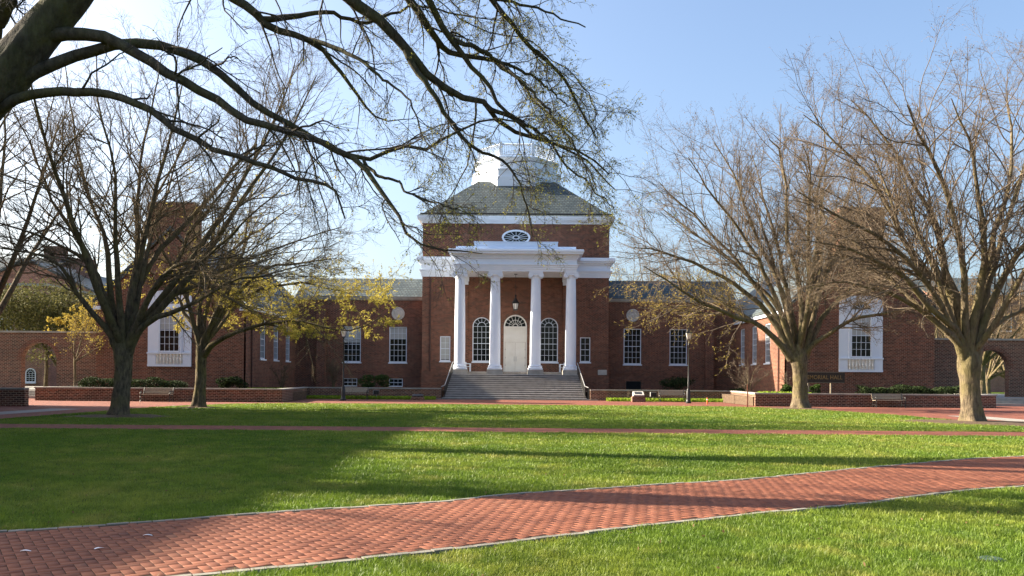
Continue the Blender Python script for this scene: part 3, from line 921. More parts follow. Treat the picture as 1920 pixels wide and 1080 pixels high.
for s in (-1, 1):
    x = s*3.95
    bn = empty('white_bench', (x, 73.9, 2.31), 'small white garden bench on the %s end of the portico landing' % ('left' if s < 0 else 'right'), 'bench', 'white benches on the landing')
    xs_ = [x-s*0.0, x+s*.46]
    b = MB()
    for k in range(5): b.box(*sorted((x+s*(.06+.08*k), x+s*(.12+.08*k))), 73.25, 74.65, 2.73, 2.755)
    b.build('seat', M['white'], bn)
    b = MB()
    for k in range(3): b.box(*sorted((x+s*.47, x+s*.49)), 73.25, 74.65, 2.84+.11*k, 2.91+.11*k)
    b.build('backrest', M['white'], bn)
    for yy in (73.25, 74.6):
        for dx_ in (0.03, .44):
            MB().box(*sorted((x+s*dx_, x+s*(dx_+.06))), yy, yy+.05, 2.311, 3.16 if dx_ > .2 else 2.98).build('leg', M['white'], bn)
        MB().box(*sorted((x+s*.0, x+s*.44)), yy-.005, yy+.055, 2.982, 3.02).build('armrest', M['white'], bn)

# ------------------------------------------------------------------ garden walls, arches, terraces
def offset_line(pts, d):
    P = [Vector(p) for p in pts]; out = []
    for i, p in enumerate(P):
        ns = []
        if i > 0: t = (p-P[i-1]).normalized(); ns.append(Vector((-t.y, t.x)))
        if i < len(P)-1: t = (P[i+1]-p).normalized(); ns.append(Vector((-t.y, t.x)))
        m = ns[0] if len(ns) == 1 else (ns[0]+ns[1]).normalized()
        k = 1.0 if len(ns) == 1 else 1.0/max(.3, m.dot(ns[0]))
        out.append(p + m*d*k)
    return out

def strip_wall(b, pts, half, z0, z1):
    L, Rr = offset_line(pts, half), offset_line(pts, -half)
    n = len(pts); vs = []
    for a, c in zip(L, Rr): vs += [(a.x,a.y,z0),(c.x,c.y,z0),(c.x,c.y,z1),(a.x,a.y,z1)]
    fs = []
    for i in range(n-1):
        o, q = 4*i, 4*i+4
        fs += [(o,o+3,q+3,q),(o+3,o+2,q+2,q+3),(o+2,o+1,q+1,q+2),(o+1,o,q,q+1)]
    fs += [(0,1,2,3), (4*n-1,4*n-2,4*n-3,4*n-4)]
    b.add(vs, fs)

def garden_wall(pts, h, label, group=None):
    c = pts[len(pts)//2]
    t = empty('garden_wall', (c[0], c[1], 0), label, 'garden wall')
    b = MB(); strip_wall(b, pts, .19, 0, h-.09); b.build('brickwork', M['brick_wall'], t)
    b = MB(); strip_wall(b, pts, .235, h-.09, h); b.build('coping', M['coping'], t)
    return t
garden_wall([(-31.3,60.0),(-31.3,54.45),(-15.5,54.45),(-16.7,65.85),(-5.85,65.85)], .90, 'low stepped brick garden wall with stone coping left of the front steps')
garden_wall([(6.0,65.85),(17.3,65.85),(16.0,54.45),(31.4,54.45),(31.4,60.0)], .88, 'low brick garden wall with stone coping right of the front steps')
garden_wall([(-38.5,44.2),(-26.1,44.2)], .98, 'short low brick wall at the left edge of the photo, nearest the lawn')

for s in (-1, 1):
    t = empty('arched_wall', (s*38, 64, 0), 'tall brick wall pierced by a round arch joined to the %s wing' % ('left' if s < 0 else 'right'), 'garden wall')
    z1 = 4.95; a0, a1 = sorted((s*35.5, s*38.25)); lo, hi = sorted((s*31.72, s*47.0))
    ops = [(a0, a1, 0.0, 4.2, True)]
    b1 = wall('brickwork', M['brick_wall'], front(64.0), lo, hi, 0, z1, ops, t, depth=.55)
    wall('back_face', M['brick_wall'], lambda u, v, n: (u, 64.551+n, v), lo, hi, 0, z1, ops, t, depth=.0)
    MB().box(lo, hi, 63.92, 64.63, z1+.002, z1+.14).build('coping', M['coping'], t)
    q = MB()
    uc, r_ = (a0+a1)/2, (a1-a0)/2
    ring(MB(), [], [], 0, 0) if False else None
    n_ = 18
    for k in range(n_):
        aa, bb = math.pi*k/n_, math.pi*(k+1)/n_
        P = [(uc+rr*math.cos(a), 63.975, 4.2-r_+rr*math.sin(a)) for rr, a in ((r_+.02,aa),(r_+.32,aa),(r_+.32,bb),(r_+.02,bb))]
        q.add(P+[(x, 63.998, z) for x, y, z in P], [(0,1,2,3),(0,4,5,1),(1,5,6,2),(2,6,7,3),(3,7,4,0)])
    q.build('arch_ring', M['brick'], t)
    b = MB()
    x0_, x1_ = sorted((s*33.2, s*40.5))
    for k in range(3): b.box(x0_, x1_, 58.7+.45*k, 60.3, .19*k+(.001 if k else 0), .19*(k+1))
    st = tag(b.build('stone_steps', M['coping']), 'low stone steps leading up to the %s brick arch' % ('left' if s < 0 else 'right'), 'steps')
    b = MB(); b.slab([(x_, y_) for x_, y_ in ((lo-1,60.3),(hi+1,60.3),(hi+1,82),(lo-1,82))], 0.0, .572)
    tag(b.build('terrace', M['concrete']), kind='structure')
    # planting beds behind the low walls
    b = MB()
    f_ = lambda x: s*x
    for xa, xb, ya, yb in ((15.75,31.1,54.65,62.49),(16.4,20.49,62.49,66.0),(6.2,20.49,66.0,76.98)):
        xa, xb = sorted((s*xa, s*xb)); b.box(xa, xb, ya, yb, .02, .62)
    tag(b.build('planting_bed', M['soil']), kind='structure')

# ------------------------------------------------------------------ leaf clouds
def leaf_quads(P, size, r=rng, flat=0.0):
    """one small quad per point, random orientation"""
    n = len(P)
    a = r.normal(size=(n,3)); a /= np.linalg.norm(a, axis=1)[:,None]
    c = r.normal(size=(n,3)); c[:,2] *= (1-flat); b_ = np.cross(a, c); b_ /= np.linalg.norm(b_, axis=1)[:,None]+1e-9
    sz = size*r.uniform(.6, 1.35, n)[:,None]
    u, v = a*sz, b_*sz*.55
    V = np.stack([P-u, P-v*1.0, P+u, P+v], 1).reshape(-1, 3)
    Fq = (np.arange(n)[:,None]*4 + np.arange(4)[None]).astype(np.int32)
    return V, Fq

def blob_points(c, s, n, r=rng, lumps=9):
    """points in a lumpy ellipsoid crown, denser near the surface"""
    L = r.normal(size=(lumps,3)); L /= np.linalg.norm(L, axis=1)[:,None]; L *= r.uniform(.3,.75,(lumps,1))
    k = r.integers(0, lumps, n)
    d = r.normal(size=(n,3)); d /= np.linalg.norm(d, axis=1)[:,None]
    rad = r.uniform(.25, 1, (n,1))**.45*r.uniform(.28,.52,(lumps,1))[k]
    P = (L[k] + d*rad)*np.array(s) + np.array(c)
    return P

def shrub(name, c, s, n, mat, label, size=.07, cat='shrub', group=None, z0=.62, stems=4):
    t = empty(name, (c[0], c[1], z0), label, cat, group)
    P = blob_points((c[0], c[1], z0+s[2]), s, n)
    P = P[P[:,2] > z0+.02]
    V, Fq = leaf_quads(P, size)
    link_mesh('foliage', fast_mesh('foliage', V, [Fq]), mat, t)
    b = MB()
    for k in range(stems):
        a = random.uniform(0, 6.28)
        b.tube([(c[0]+.08*math.cos(a), c[1]+.08*math.sin(a), z0-.02), (c[0]+s[0]*.3*math.cos(a), c[1]+s[1]*.3*math.sin(a), z0+s[2]*.7), (c[0]+s[0]*.6*math.cos(a), c[1]+s[1]*.6*math.sin(a), z0+s[2]*1.3)], [.03,.02,.008], 5)
    b.build('stem', M['twig_dark'], t)
    return t

def hedge(x0, x1, y0, y1, z0, h, n, mat, label, size=.06):
    t = empty('hedge', ((x0+x1)/2, (y0+y1)/2, z0), label, 'hedge')
    P = np.stack([rng.uniform(x0,x1,n), rng.uniform(y0,y1,n), z0 + h*rng.uniform(0,1,n)**.7], 1)
    top = 1 + .16*np.sin(P[:,0]*1.7)+.10*np.sin(P[:,0]*4.3+1)
    P[:,2] = z0 + (P[:,2]-z0)*top
    V, Fq = leaf_quads(P, size)
    link_mesh('foliage', fast_mesh('foliage', V, [Fq]), mat, t)
    b = MB()
    for k in range(int((x1-x0)/.6)):
        x = x0+.3+.6*k
        b.tube([(x,(y0+y1)/2,z0-.02),(x+.1,(y0+y1)/2,z0+h*.7)], [.025,.008], 5)
    b.build('stem', M['twig_dark'], t)

# ------------------------------------------------------------------ branching
def tubes(P, Rr, S):
    N, K, _ = P.shape
    T = np.gradient(P, axis=1); T /= np.linalg.norm(T, axis=2)[...,None]+1e-9
    mean = T.mean(1)
    ref = np.where((np.abs(mean[:,2]) > .8)[:,None], np.array([1.,0,0]), np.array([0,0,1.]))
    U = np.cross(T, ref[:,None,:]); U /= np.linalg.norm(U, axis=2)[...,None]+1e-9
    W = np.cross(T, U)
    a = 2*np.pi*np.arange(S)/S
    V = P[:,:,None,:] + Rr[:,:,None,None]*(np.cos(a)[None,None,:,None]*U[:,:,None,:] + np.sin(a)[None,None,:,None]*W[:,:,None,:])
    V = V.reshape(-1,3)
    i = np.arange(K-1)[:,None]; k = np.arange(S)[None]
    q = np.stack([i*S+k, i*S+(k+1)%S, (i+1)*S+(k+1)%S, (i+1)*S+k], -1).reshape(-1,4)
    Fq = (np.arange(N)[:,None,None]*K*S + q[None]).reshape(-1,4)
    return V, Fq

def merge(parts):
    Vs, Fs, b = [], [], 0
    for V, Fq in parts:
        Vs.append(V); Fs.append(Fq+b); b += len(V)
    return np.concatenate(Vs), [np.concatenate(Fs)]

def spawn(P, Rr, n, t0, t1, ang, lf, rf, rmax, rmin, K, trop, wig, r, lmin=0, lmax=99, short=.6):
    N, Kp, _ = P.shape
    idx = np.repeat(np.arange(N), n)
    M_ = len(idx)
    t = r.uniform(t0, t1, M_)
    f = t*(Kp-1); i = np.minimum(f.astype(int), Kp-2); a = (f-i)[:,None]
    p0, p1 = P[idx,i], P[idx,i+1]
    pos = p0*(1-a)+p1*a
    tan = p1-p0; tan /= np.linalg.norm(tan, axis=1)[:,None]+1e-9
    rad = Rr[idx,i]*(1-a[:,0]) + Rr[idx,i+1]*a[:,0]
    x = r.normal(size=(M_,3)); x -= (x*tan).sum(1)[:,None]*tan; x /= np.linalg.norm(x, axis=1)[:,None]+1e-9
    an = np.radians(r.uniform(*ang, M_))[:,None]
    d = tan*np.cos(an) + x*np.sin(an)
    Lp = np.linalg.norm(np.diff(P, axis=1), axis=2).sum(1)[idx]
    L = np.clip(Lp*lf*(1-short*t)*r.uniform(.55,1.25,M_), lmin, lmax)
    out = np.zeros((M_,K,3)); out[:,0] = pos
    st = (L/(K-1))[:,None]
    for k in range(1, K):
        d = d + np.array([0,0,trop])/K + r.normal(size=(M_,3))*wig
        d /= np.linalg.norm(d, axis=1)[:,None]
        out[:,k] = out[:,k-1] + d*st
    rs = np.clip(rad*rf, rmin, rmax)
    Ro = rs[:,None]*np.linspace(1, .35, K)[None]
    return out, np.maximum(Ro, .0016)

def resK(P, K):
    Q = resample(P, .15)
    s = np.linspace(0, len(Q)-1, K)
    return np.stack([np.interp(s, np.arange(len(Q)), Q[:,k]) for k in range(Q.shape[1])], 1)

def limb_px(px, d, r0, r1, off, r, K=14, wob=.0):
    """traced limb: pixels -> real points, spreading off in depth along its length; r0,r1 photo px radius"""
    n = len(px); pts = []
    for i, q in enumerate(px):
        t = i/(n-1)
        dd = d + off*t**1.3
        x, y, z = at(q[0], q[1], dd)
        pts.append((x, y, z, (r0+(r1-r0)*t**.8)*d/F))
    Q = resK(pts, K)
    tt = np.linspace(0, 1, K)[:,None]
    Q[:,:3] += np.cumsum(r.normal(size=(K,3)), axis=0)*.0026*d*np.minimum(tt*3, 1)*.55
    return Q[:,:3], Q[:,3]*(1+.40*np.exp(-np.linspace(0,1,K)*16))

def tree(name, base, label, cat, trunk, limbs, levels, bark_m, twig_m, buds=None, r=rng, group=None, trunkS=14):
    """trunk: list of (x,y,z,r); limbs: (P,R) arrays; levels: spawn settings; buds: (material, per twig, size, keep)"""
    t = empty(name, base, label, cat, group)
    parts = []
    if trunk is not None:
        # root flare and lumps
        Q = resK(trunk, 40); S_ = trunkS*2
        V, Fq = tubes(Q[None,:,:3], Q[None,:,3], S_)
        V = V.reshape(len(Q), S_, 3); ctr = Q[:,None,:3]; off = V-ctr
        an = (2*np.pi*np.arange(S_)/S_)[None]; zz = (Q[:,2]-Q[0,2])[:,None]; sd = base[0]
        k_ = 1+.035*np.sin(3*an+zz*1.3+sd)+.03*np.sin(5*an-zz*1.9+2*sd)+.03*np.sin(9*an+zz*3.1)+.025*np.sin(4*an+zz*7)
        k_ += .22*np.exp(-zz/.28)*np.maximum(0, np.sin(5*an+sd))+.10*np.exp(-zz/.9)*np.sin(5*an+sd+.3)
        parts.append(((ctr+off*k_[...,None]).reshape(-1,3), Fq))
    LP = np.stack([l[0] for l in limbs]); LR = np.stack([l[1] for l in limbs])
    parts.append(tubes(LP, LR, 9))
    V, Fq = merge(parts)
    link_mesh('trunk', fast_mesh('trunk', V, Fq, True), bark_m, t)
    cp, last = [], None
    P, Rr = LP, LR
    pool = [(LP, LR)]
    for lv in levels:
        lv = dict(lv); S = lv.pop('S', 4); src = lv.pop('src', -1)
        P, Rr = pool[src]
        P, Rr = spawn(P, Rr, r=r, **lv)
        pool.append((P, Rr))
        cp.append(tubes(P, Rr, S))
    V, Fq = merge(cp)
    cr = link_mesh('crown', fast_mesh('crown', V, Fq, True), twig_m, t)
    for bd in buds or []:
        mat, per, size, keep = bd[:4]
        P = pool[-1][0]
        if keep is not None: P = P[keep(P)]
        idx = np.repeat(np.arange(len(P)), per)
        K = P.shape[1]
        f = r.uniform(.25, 1, len(idx))*(K-1); i = np.minimum(f.astype(int), K-2); a = (f-i)[:,None]
        Q = P[idx,i]*(1-a)+P[idx,i+1]*a + r.normal(size=(len(idx),3))*size*.6
        V, Fq = leaf_quads(Q, size, r)
        link_mesh('leaves', fast_mesh('leaves', V, [Fq]), mat, cr)
    return t

def trunk_px(px, d, rs):
    return [(*at(x, y, d), rr*d/F) for (x, y), rr in zip(px, rs)]

def extra_limbs(base, n, spread, length, r0, r, K=14, up=.9):
    out = []
    for k in range(n):
        a = r.uniform(0, 6.28); el = r.uniform(*spread)
        d = np.array([math.cos(a)*math.sin(el), math.sin(a)*math.sin(el), math.cos(el)])
        P = [np.array(base)]; L = length*r.uniform(.8,1.15)
        for i in range(K-1):
            d = d + np.array([0,0,up])*.03 + r.normal(size=3)*.045; d /= np.linalg.norm(d)
            P.append(P[-1]+d*L/(K-1))
        out.append((np.array(P), r0*np.linspace(1,.14,K)**1.1))
    return out

def vase_levels(n1=13, n2=8, n3=6, trop=.35, thin=1.0):
    return [dict(n=n1, t0=.27, t1=1, ang=(20,58), lf=.40, rf=.48, rmax=.034*thin, rmin=.009, K=9, trop=trop*.75, wig=.13, S=5, short=.38),
            dict(n=n2, t0=.15, t1=1, ang=(22,60), lf=.46, rf=.5, rmax=.013*thin, rmin=.0050, K=6, trop=trop*.7, wig=.15, S=4, short=.45),
            dict(n=n3, t0=.1, t1=1, ang=(22,62), lf=.52, rf=.55, rmax=.0050*thin, rmin=.0036*thin, K=4, trop=trop*.6, wig=.17, S=3, lmin=.22, short=.4)]

# left lawn tree
rt = np.random.default_rng(11)
d = 33.8
L1 = [([(222,655),(212,633),(183,600),(156,567),(136,543),(120,504),(97,481),(70,471),(0,458),(-60,452)],9,.8,-2),
 ([(218,648),(206,609),(194,555),(175,508),(128,473),(70,446),(0,430),(-60,420)],9,.8,1.5),
 ([(218,645),(210,598),(183,535),(159,473),(136,438),(113,403),(97,380),(60,290),(20,220)],10,.8,-1),
 ([(222,650),(218,613),(206,547),(198,477),(191,430),(171,380),(150,300),(130,200),(118,110)],10,.8,2),
 ([(229,655),(229,617),(222,555),(218,477),(212,430),(218,380),(212,300),(190,200),(185,90)],10,.8,-3),
 ([(236,655),(241,617),(249,567),(255,497),(260,419),(261,380),(270,290),(290,200),(300,110)],11,.8,2.5),
 ([(240,655),(249,621),(268,567),(288,528),(319,481),(338,427),(373,388),(420,320),(480,250)],10,.8,-2),
 ([(240,660),(253,629),(288,598),(323,582),(366,563),(408,532),(478,508),(570,488)],10,.8,-2.5),
 ([(238,660),(253,633),(296,574),(342,551),(389,524),(440,493),(478,481),(560,450),(640,425)],9,.8,2.5),
 ([(234,655),(249,598),(268,500),(275,477),(284,427),(303,380),(330,290),(375,200)],9,.8,4),
 ([(240,655),(257,613),(296,540),(350,500),(385,493),(428,458),(480,400),(550,335)],8,.8,-4),
 ([(234,650),(246,590),(290,500),(350,440),(400,390),(450,330),(500,280)],8,3,4.5)]
limbs = [limb_px(px, d, a*.8, b_, o, rt) for px, a, b_, o in L1]
fk = at(230,650,d)
limbs += extra_limbs(fk, 5, (.25,.8), 13, .17, rt)
tr = trunk_px([(224,787),(223,778),(226,760),(229,720),(231,690),(231,660),(231,640)], d, [25,19.5,16,14.8,14.8,16.5,12])
tree('bare_tree', (*at(223,780,d)[:2],0), 'large bare dark tree with fanning limbs on the shaded left side of the lawn', 'tree', tr, limbs, vase_levels(19,11,8), M['bark_left'], M['twig_left'],
     [(M['bud_brown'],1,.016,lambda P: rt.uniform(size=len(P)) < .3)], rt)

# second, smaller left tree with yellow spring leaves
rt = np.random.default_rng(12); d = 43.9
L2 = [([(377,655),(377,633),(362,613),(346,586),(327,555),(303,536),(260,500),(220,470)],7,.7,2),
 ([(379,660),(381,633),(404,590),(416,551),(428,508),(451,458),(459,403),(470,340)],7,.7,-2),
 ([(380,668),(389,652),(420,629),(440,616),(476,599),(518,592),(557,592),(596,605),(640,612),(700,585)],7,.7,-4),
 ([(376,650),(370,580),(385,500),(400,420),(395,340)],7,.7,2),
 ([(380,655),(410,600),(470,560),(540,545),(600,545),(660,560)],6,.7,3),
 ([(381,650),(430,575),(500,520),(580,500),(640,490)],6,.7,-1),
 ([(376,650),(340,560),(300,480),(270,420),(240,380)],6,.7,-3),
 ([(378,650),(390,560),(440,480),(500,430),(540,400)],6,.7,3)]
limbs = [limb_px(px, d, a*.85, b_, o, rt) for px, a, b_, o in L2]
limbs += extra_limbs(at(378,652,d), 3, (.5,1.0), 8, .12, rt)
tr = trunk_px([(371,770),(372,763),(374,745),(376,710),(377,680),(378,655),(378,645)], d, [19,14,11,9.5,9.5,10,8])
def lowkeep(P):
    m = P.mean(1); zz = m[:,2]
    p = np.clip((7.9-zz)/2.2, .05, 1)
    p *= (P[:,:,2].min(1) > 3.6)
    return rt.uniform(size=len(P)) < p
tree('budding_tree', (*at(372,765,d)[:2],0), 'smaller tree with yellow spring leaves beside the bright strip of lawn', 'tree', tr, limbs, vase_levels(17,10,8,.12), M['bark_left'], M['twig_left'],
     [(M['bud_yellow'],12,.034,lowkeep)], rt)

# right pair
rt = np.random.default_rng(13); d = 50.0
R1 = [([(1484,672),(1458,644),(1414,610),(1358,591),(1330,583),(1280,560),(1225,525),(1185,500)],8,.7,-3),
 ([(1488,668),(1477,575),(1448,514),(1410,430),(1370,330),(1335,270)],8,.7,2),
 ([(1494,668),(1501,655),(1497,543),(1481,461),(1477,380),(1465,280),(1447,265)],9,.7,-2),
 ([(1500,668),(1505,655),(1521,543),(1528,461),(1521,380),(1530,290),(1523,255)],9,.7,2.5),
 ([(1506,668),(1512,650),(1546,543),(1575,482),(1603,441),(1650,380),(1690,300)],8,.7,-2),
 ([(1508,670),(1518,652),(1542,633),(1583,612),(1640,603),(1697,592),(1770,580)],8,.7,-3),
 ([(1508,668),(1534,616),(1570,563),(1603,531),(1660,490),(1700,455)],8,.7,3),
 ([(1490,668),(1464,608),(1440,563),(1390,500),(1330,430),(1270,370),(1235,330)],8,.7,2.5),
 ([(1488,670),(1440,590),(1380,540),(1300,500),(1230,475),(1185,470)],8,.7,-1),
 ([(1490,668),(1465,590),(1420,480),(1350,380),(1290,290)],8,.7,-3.5),
 ([(1497,668),(1490,600),(1465,480),(1440,380),(1415,300)],8,.7,4),
 ([(1504,668),(1520,600),(1560,470),(1590,360),(1612,290)],8,.7,4),
 ([(1494,668),(1470,600),(1400,520),(1310,450),(1245,400)],7,.7,4),
 ([(1486,670),(1430,615),(1340,560),(1270,520),(1210,510)],7,.7,4),
 ([(1500,668),(1508,560),(1500,440),(1495,330),(1483,270)],8,.7,-4)]
limbs = [limb_px(px, d, a*.85, b_, o, rt) for px, a, b_, o in R1]
limbs += extra_limbs(at(1498,665,d), 3, (.3,.8), 13, .2, rt)
tr = trunk_px([(1500,772),(1500,765),(1500,750),(1500,720),(1499,695),(1498,672),(1497,655)], d, [25,19,15,13,13,15.5,12])
def lowR(P):
    m = P.mean(1); x, z = m[:,0], m[:,2]
    return (rt.uniform(size=len(P)) < np.where((x < 14.5) & (z < 8.0), .9, .0))
tree('bare_tree', (*at(1500,767,d)[:2],0), 'bare tan tree with a broad fan crown left of the right wing window', 'tree', tr, limbs, vase_levels(25,10,7,.24), M['bark_tan'], M['twig_tan'],
     [(M['bud_brown'],1,.03,None), (M['bud_gold'],2,.037,lowR)], rt)

rt = np.random.default_rng(14); d = 34.4
R2 = [([(1807,680),(1807,657),(1782,625),(1742,584),(1685,555),(1640,545),(1600,530),(1520,545)],9,.7,-2),
 ([(1810,680),(1811,649),(1799,608),(1786,555),(1750,523),(1705,474),(1664,388),(1620,320),(1560,260),(1505,215)],12,.9,1.5),
 ([(1809,680),(1799,625),(1746,571),(1693,510),(1644,486),(1574,461),(1501,449)],9,.7,-3),
 ([(1812,680),(1815,645),(1799,576),(1778,523),(1770,482),(1762,421),(1742,380),(1700,300),(1652,245),(1600,190)],13,.9,2),
 ([(1818,680),(1819,641),(1831,563),(1843,502),(1839,433),(1831,380),(1820,290),(1798,230),(1780,180)],12,.9,-2),
 ([(1824,680),(1827,641),(1848,576),(1860,502),(1864,445),(1888,380),(1900,290),(1894,230),(1888,185)],12,.9,3),
 ([(1826,680),(1839,625),(1872,535),(1909,470),(1930,450),(1990,370),(2050,270)],11,.9,-2),
 ([(1826,680),(1843,629),(1872,600),(1920,572),(2000,540),(2080,490)],9,.9,2),
 ([(1810,680),(1790,590),(1740,480),(1690,400),(1640,350),(1570,320)],8,.7,4),
 ([(1814,680),(1806,560),(1780,420),(1740,300),(1708,240),(1695,195)],9,.7,-4),
 ([(1820,680),(1850,520),(1880,400),(1930,250),(1950,150)],9,.7,4),
 ([(1810,680),(1770,590),(1700,500),(1620,440),(1540,400),(1480,370)],8,.7,-4)]
limbs = [limb_px(px, d, a*.9, b_, o, rt) for px, a, b_, o in R2]
limbs += extra_limbs(at(1818,668,d), 4, (.35,.8), 9.5, .15, rt)
tr = trunk_px([(1822,800),(1822,792),(1821,775),(1819,740),(1818,710),(1817,685),(1817,660)], d, [33,24,19,17,17.5,20,16])
tree('bare_tree', (*at(1821,793,d)[:2],0), 'bare pale tree with a mossy forked trunk standing in a mulch ring', 'tree', tr, limbs, vase_levels(26,10,7,.12), M['bark_tan'], M['twig_tan'],
     [(M['bud_brown'],1,.026,None)], rt)

# foreground tree whose limbs hang over the lawn
rt = np.random.default_rng(15); d = 14.0
OV = [([(30,110),(75,72),(100,63),(150,65),(200,75),(232,95),(300,135),(350,160),(400,188),(440,215),(490,232),(570,260),(644,298),(675,329),(702,369),(724,391),(733,413),(747,449),(787,464),(844,472),(880,474)],16,.7,-1.0),
 ([(-20,210),(18,165),(60,140),(110,115),(170,95),(230,85),(290,82),(330,90),(370,112),(410,138),(450,172),(490,200),(530,225),(570,250),(600,262),(644,284),(684,289),(733,269),(773,280),(813,258),(849,242),(920,225),(990,240)],15,1.5,1.0),
 ([(-80,230),(0,205),(40,185),(100,175),(150,178),(200,188),(260,205),(290,225),(330,250),(370,275),(400,296),(450,308),(500,325),(550,340),(590,342),(615,353),(628,366),(634,385),(640,410)],12,1.3,-1.5),
 ([(130,0),(200,-70),(290,-90),(360,-60),(415,-10),(440,15),(480,45),(520,80),(560,95),(600,118),(627,147),(653,178),(684,222),(711,256),(733,267),(790,262)],17,.7,1.5),
 ([(130,0),(230,-120),(380,-190),(520,-140),(600,-70),(667,0),(702,22),(733,49),(764,84),(791,120),(813,151),(849,182),(871,195),(911,195),(933,218),(951,242),(987,258),(1022,267),(1060,282),(1110,300),(1150,335)],19,1.6,2.5),
 ([(764,84),(778,115),(809,164),(822,195),(849,227),(862,249),(889,271),(929,284),(951,311),(969,338),(987,400),(992,440)],7,1.3,.5),
 ([(520,-140),(640,-110),(720,-50),(760,0),(787,36),(809,67),(831,87),(867,96),(911,100),(938,116),(969,142),(1000,187),(1040,230),(1080,262)],12,1.5,2.5),
 ([(520,-140),(700,-140),(790,-70),(831,0),(849,40),(867,62),(889,98),(929,147),(956,187),(1000,240),(1060,270),(1120,300),(1160,350)],11,1.2,1.5),
 ([(684,289),(689,302),(707,331),(738,347),(760,378),(796,396),(850,400)],5,1.2,-.5),
 ([(600,-70),(760,-120),(880,-60),(930,0),(980,60),(1040,130),(1080,200),(1110,250)],11,1.3,2),
 ([(480,45),(540,30),(600,20),(680,40),(740,20),(800,10),(880,30),(960,40)],7,.7,1),
 ([(190,-60),(100,-20),(45,0),(10,55),(-20,110)],20,14,1),
 ([(560,95),(630,90),(690,110),(740,140),(790,200),(820,260)],6,.7,-1),
 ([(867,62),(930,60),(990,80),(1050,120),(1090,150)],6,1.2,1),
 ([(849,40),(910,35),(970,40),(1040,75),(1090,120),(1125,190)],6,1.1,1),
 ([(938,116),(1000,130),(1060,180),(1105,240),(1140,310)],5.5,1.1,-.5),
 ([(911,195),(975,205),(1040,245),(1100,310),(1175,380)],5.5,1.1,.5),
 ([(600,-70),(700,-40),(790,-30),(900,-20),(1000,10),(1090,50)],9,1.3,1.2)]
limbs = []
for px, a, b_, o in OV:
    P, Rr = limb_px(px, d, a*.88, b_, o, rt, K=30)
    P = P + np.cumsum(rt.normal(size=P.shape)*.012, axis=0)
    if limbs and len(limbs) > 2 and px[0] != (130,0) and px[0] != (190,-60):
        # grow this limb out of the limb it forks from
        best = None
        for LPq, LRq in limbs:
            dn = np.stack([np.interp(np.linspace(0,29,300), np.arange(30), LPq[:,k]) for k in range(3)], 1); rn = np.interp(np.linspace(0,29,300), np.arange(30), LRq)
            sx = dn[:,0]/dn[:,1]-P[0,0]/P[0,1]; sz = (dn[:,2]-EYE)/dn[:,1]-(P[0,2]-EYE)/P[0,1]
            q = sx*sx+sz*sz; m_ = int(q.argmin())
            if best is None or q[m_] < best[0]: best = (q[m_], dn[m_], rn[m_])
        sh = best[1]-P[0]
        fade = np.exp(-np.linspace(0,1,30)*5)[:,None]
        keepd = np.array([0., 1., 0.])
        P = P + sh*fade + keepd*sh[1]*(1-fade)*.9
        Rr = np.minimum(Rr, best[2]*.8)
    limbs.append((P, Rr))
tr = [(-10.6,14.2,-.1,.85),(-10.4,14.1,.6,.62),(-10.2,14.0,2.5,.52),(-9.9,14,4.2,.50),(*at(-90,240,14),.50),(*at(0,150,14),.39),(*at(45,95,14),.34),(*at(85,50,14),.30),(*at(130,0,14),.27),(*at(200,-80,14),.22)]
def ovlev():
    return [dict(n=14, t0=.25, t1=1, ang=(20,65), lf=.18, rf=.42, rmax=.022, rmin=.007, K=10, trop=-.5, wig=.17, S=5, lmin=.7, lmax=2.9, short=.15),
            dict(n=8, t0=.12, t1=1, ang=(25,65), lf=.5, rf=.5, rmax=.0075, rmin=.0036, K=8, trop=-.55, wig=.17, S=4, lmin=.35, lmax=1.4, short=.4),
            dict(n=7, t0=.1, t1=1, ang=(25,70), lf=.55, rf=.55, rmax=.0033, rmin=.0021, K=5, trop=-.4, wig=.18, S=3, lmin=.15, lmax=.7)]
def ovkeep(P):
    m = P.mean(1)
    return rt.uniform(size=len(P)) < np.clip((m[:,0]+4.5)/5.0, .06, 1)*.55
tree('overhanging_tree', (-10.6,14.2,0), 'dark budding tree at the left whose arching limbs hang across the sky', 'tree', tr, limbs, ovlev(), M['bark_dark'], M['twig_dark'],
     [(M['bud_green'],3,.017,ovkeep)], rt, trunkS=18)

# trees standing further off
def vase(name, X, Y, h, r0, seed, label, nl=9, lev=(9,6,5), group=None, bark_='bark_left', twig='twig_left', buds=None, spread=(.15,.75), fork=.2, z0=0, thin=1.6, trop=.3):
    r_ = np.random.default_rng(seed)
    f = h*fork
    limbs = extra_limbs((X,Y,z0+f-.2), nl, spread, h*.82, r0*.55, r_)
    tr = [(X,Y,z0-.1,r0*1.7),(X,Y,z0+.15,r0*1.25),(X+.03,Y,z0+f*.5,r0),(X,Y,z0+f,r0*.95),(X,Y,z0+f+.3,r0*.6)]
    return tree(name, (X,Y,z0), label, 'tree', tr, limbs, vase_levels(*lev, trop, thin), M[bark_], M[twig], buds, r_, group, 10)
vase('bare_tree', -29.8, 46.0, 17, .38, 21, 'bare tree half cut off by the left edge of the photo behind the short wall', 10, (11,7,5))
vase('bare_tree', -18.2, 22.6, 19, .50, 22, 'bare lawn tree standing outside the left edge of the photo', 9, (8,5,4), fork=.58)
for k, (X, Y, sd) in enumerate([(-27,20.5,25),(-26,31.5,26)]):
    vase('bare_tree', X, Y, 15.5, .36, sd, 'bare tree in the row beside the left hall, outside the photo', 10, (12,8,6), 'row of bare trees beside the left hall')
vase('bare_tree', -43.5, 80.0, 10, .33, 23, 'dark forked tree seen through the left brick arch', 7, (7,5,4), bark_='bark_dark', spread=(.3,.9), z0=0, fork=.18)
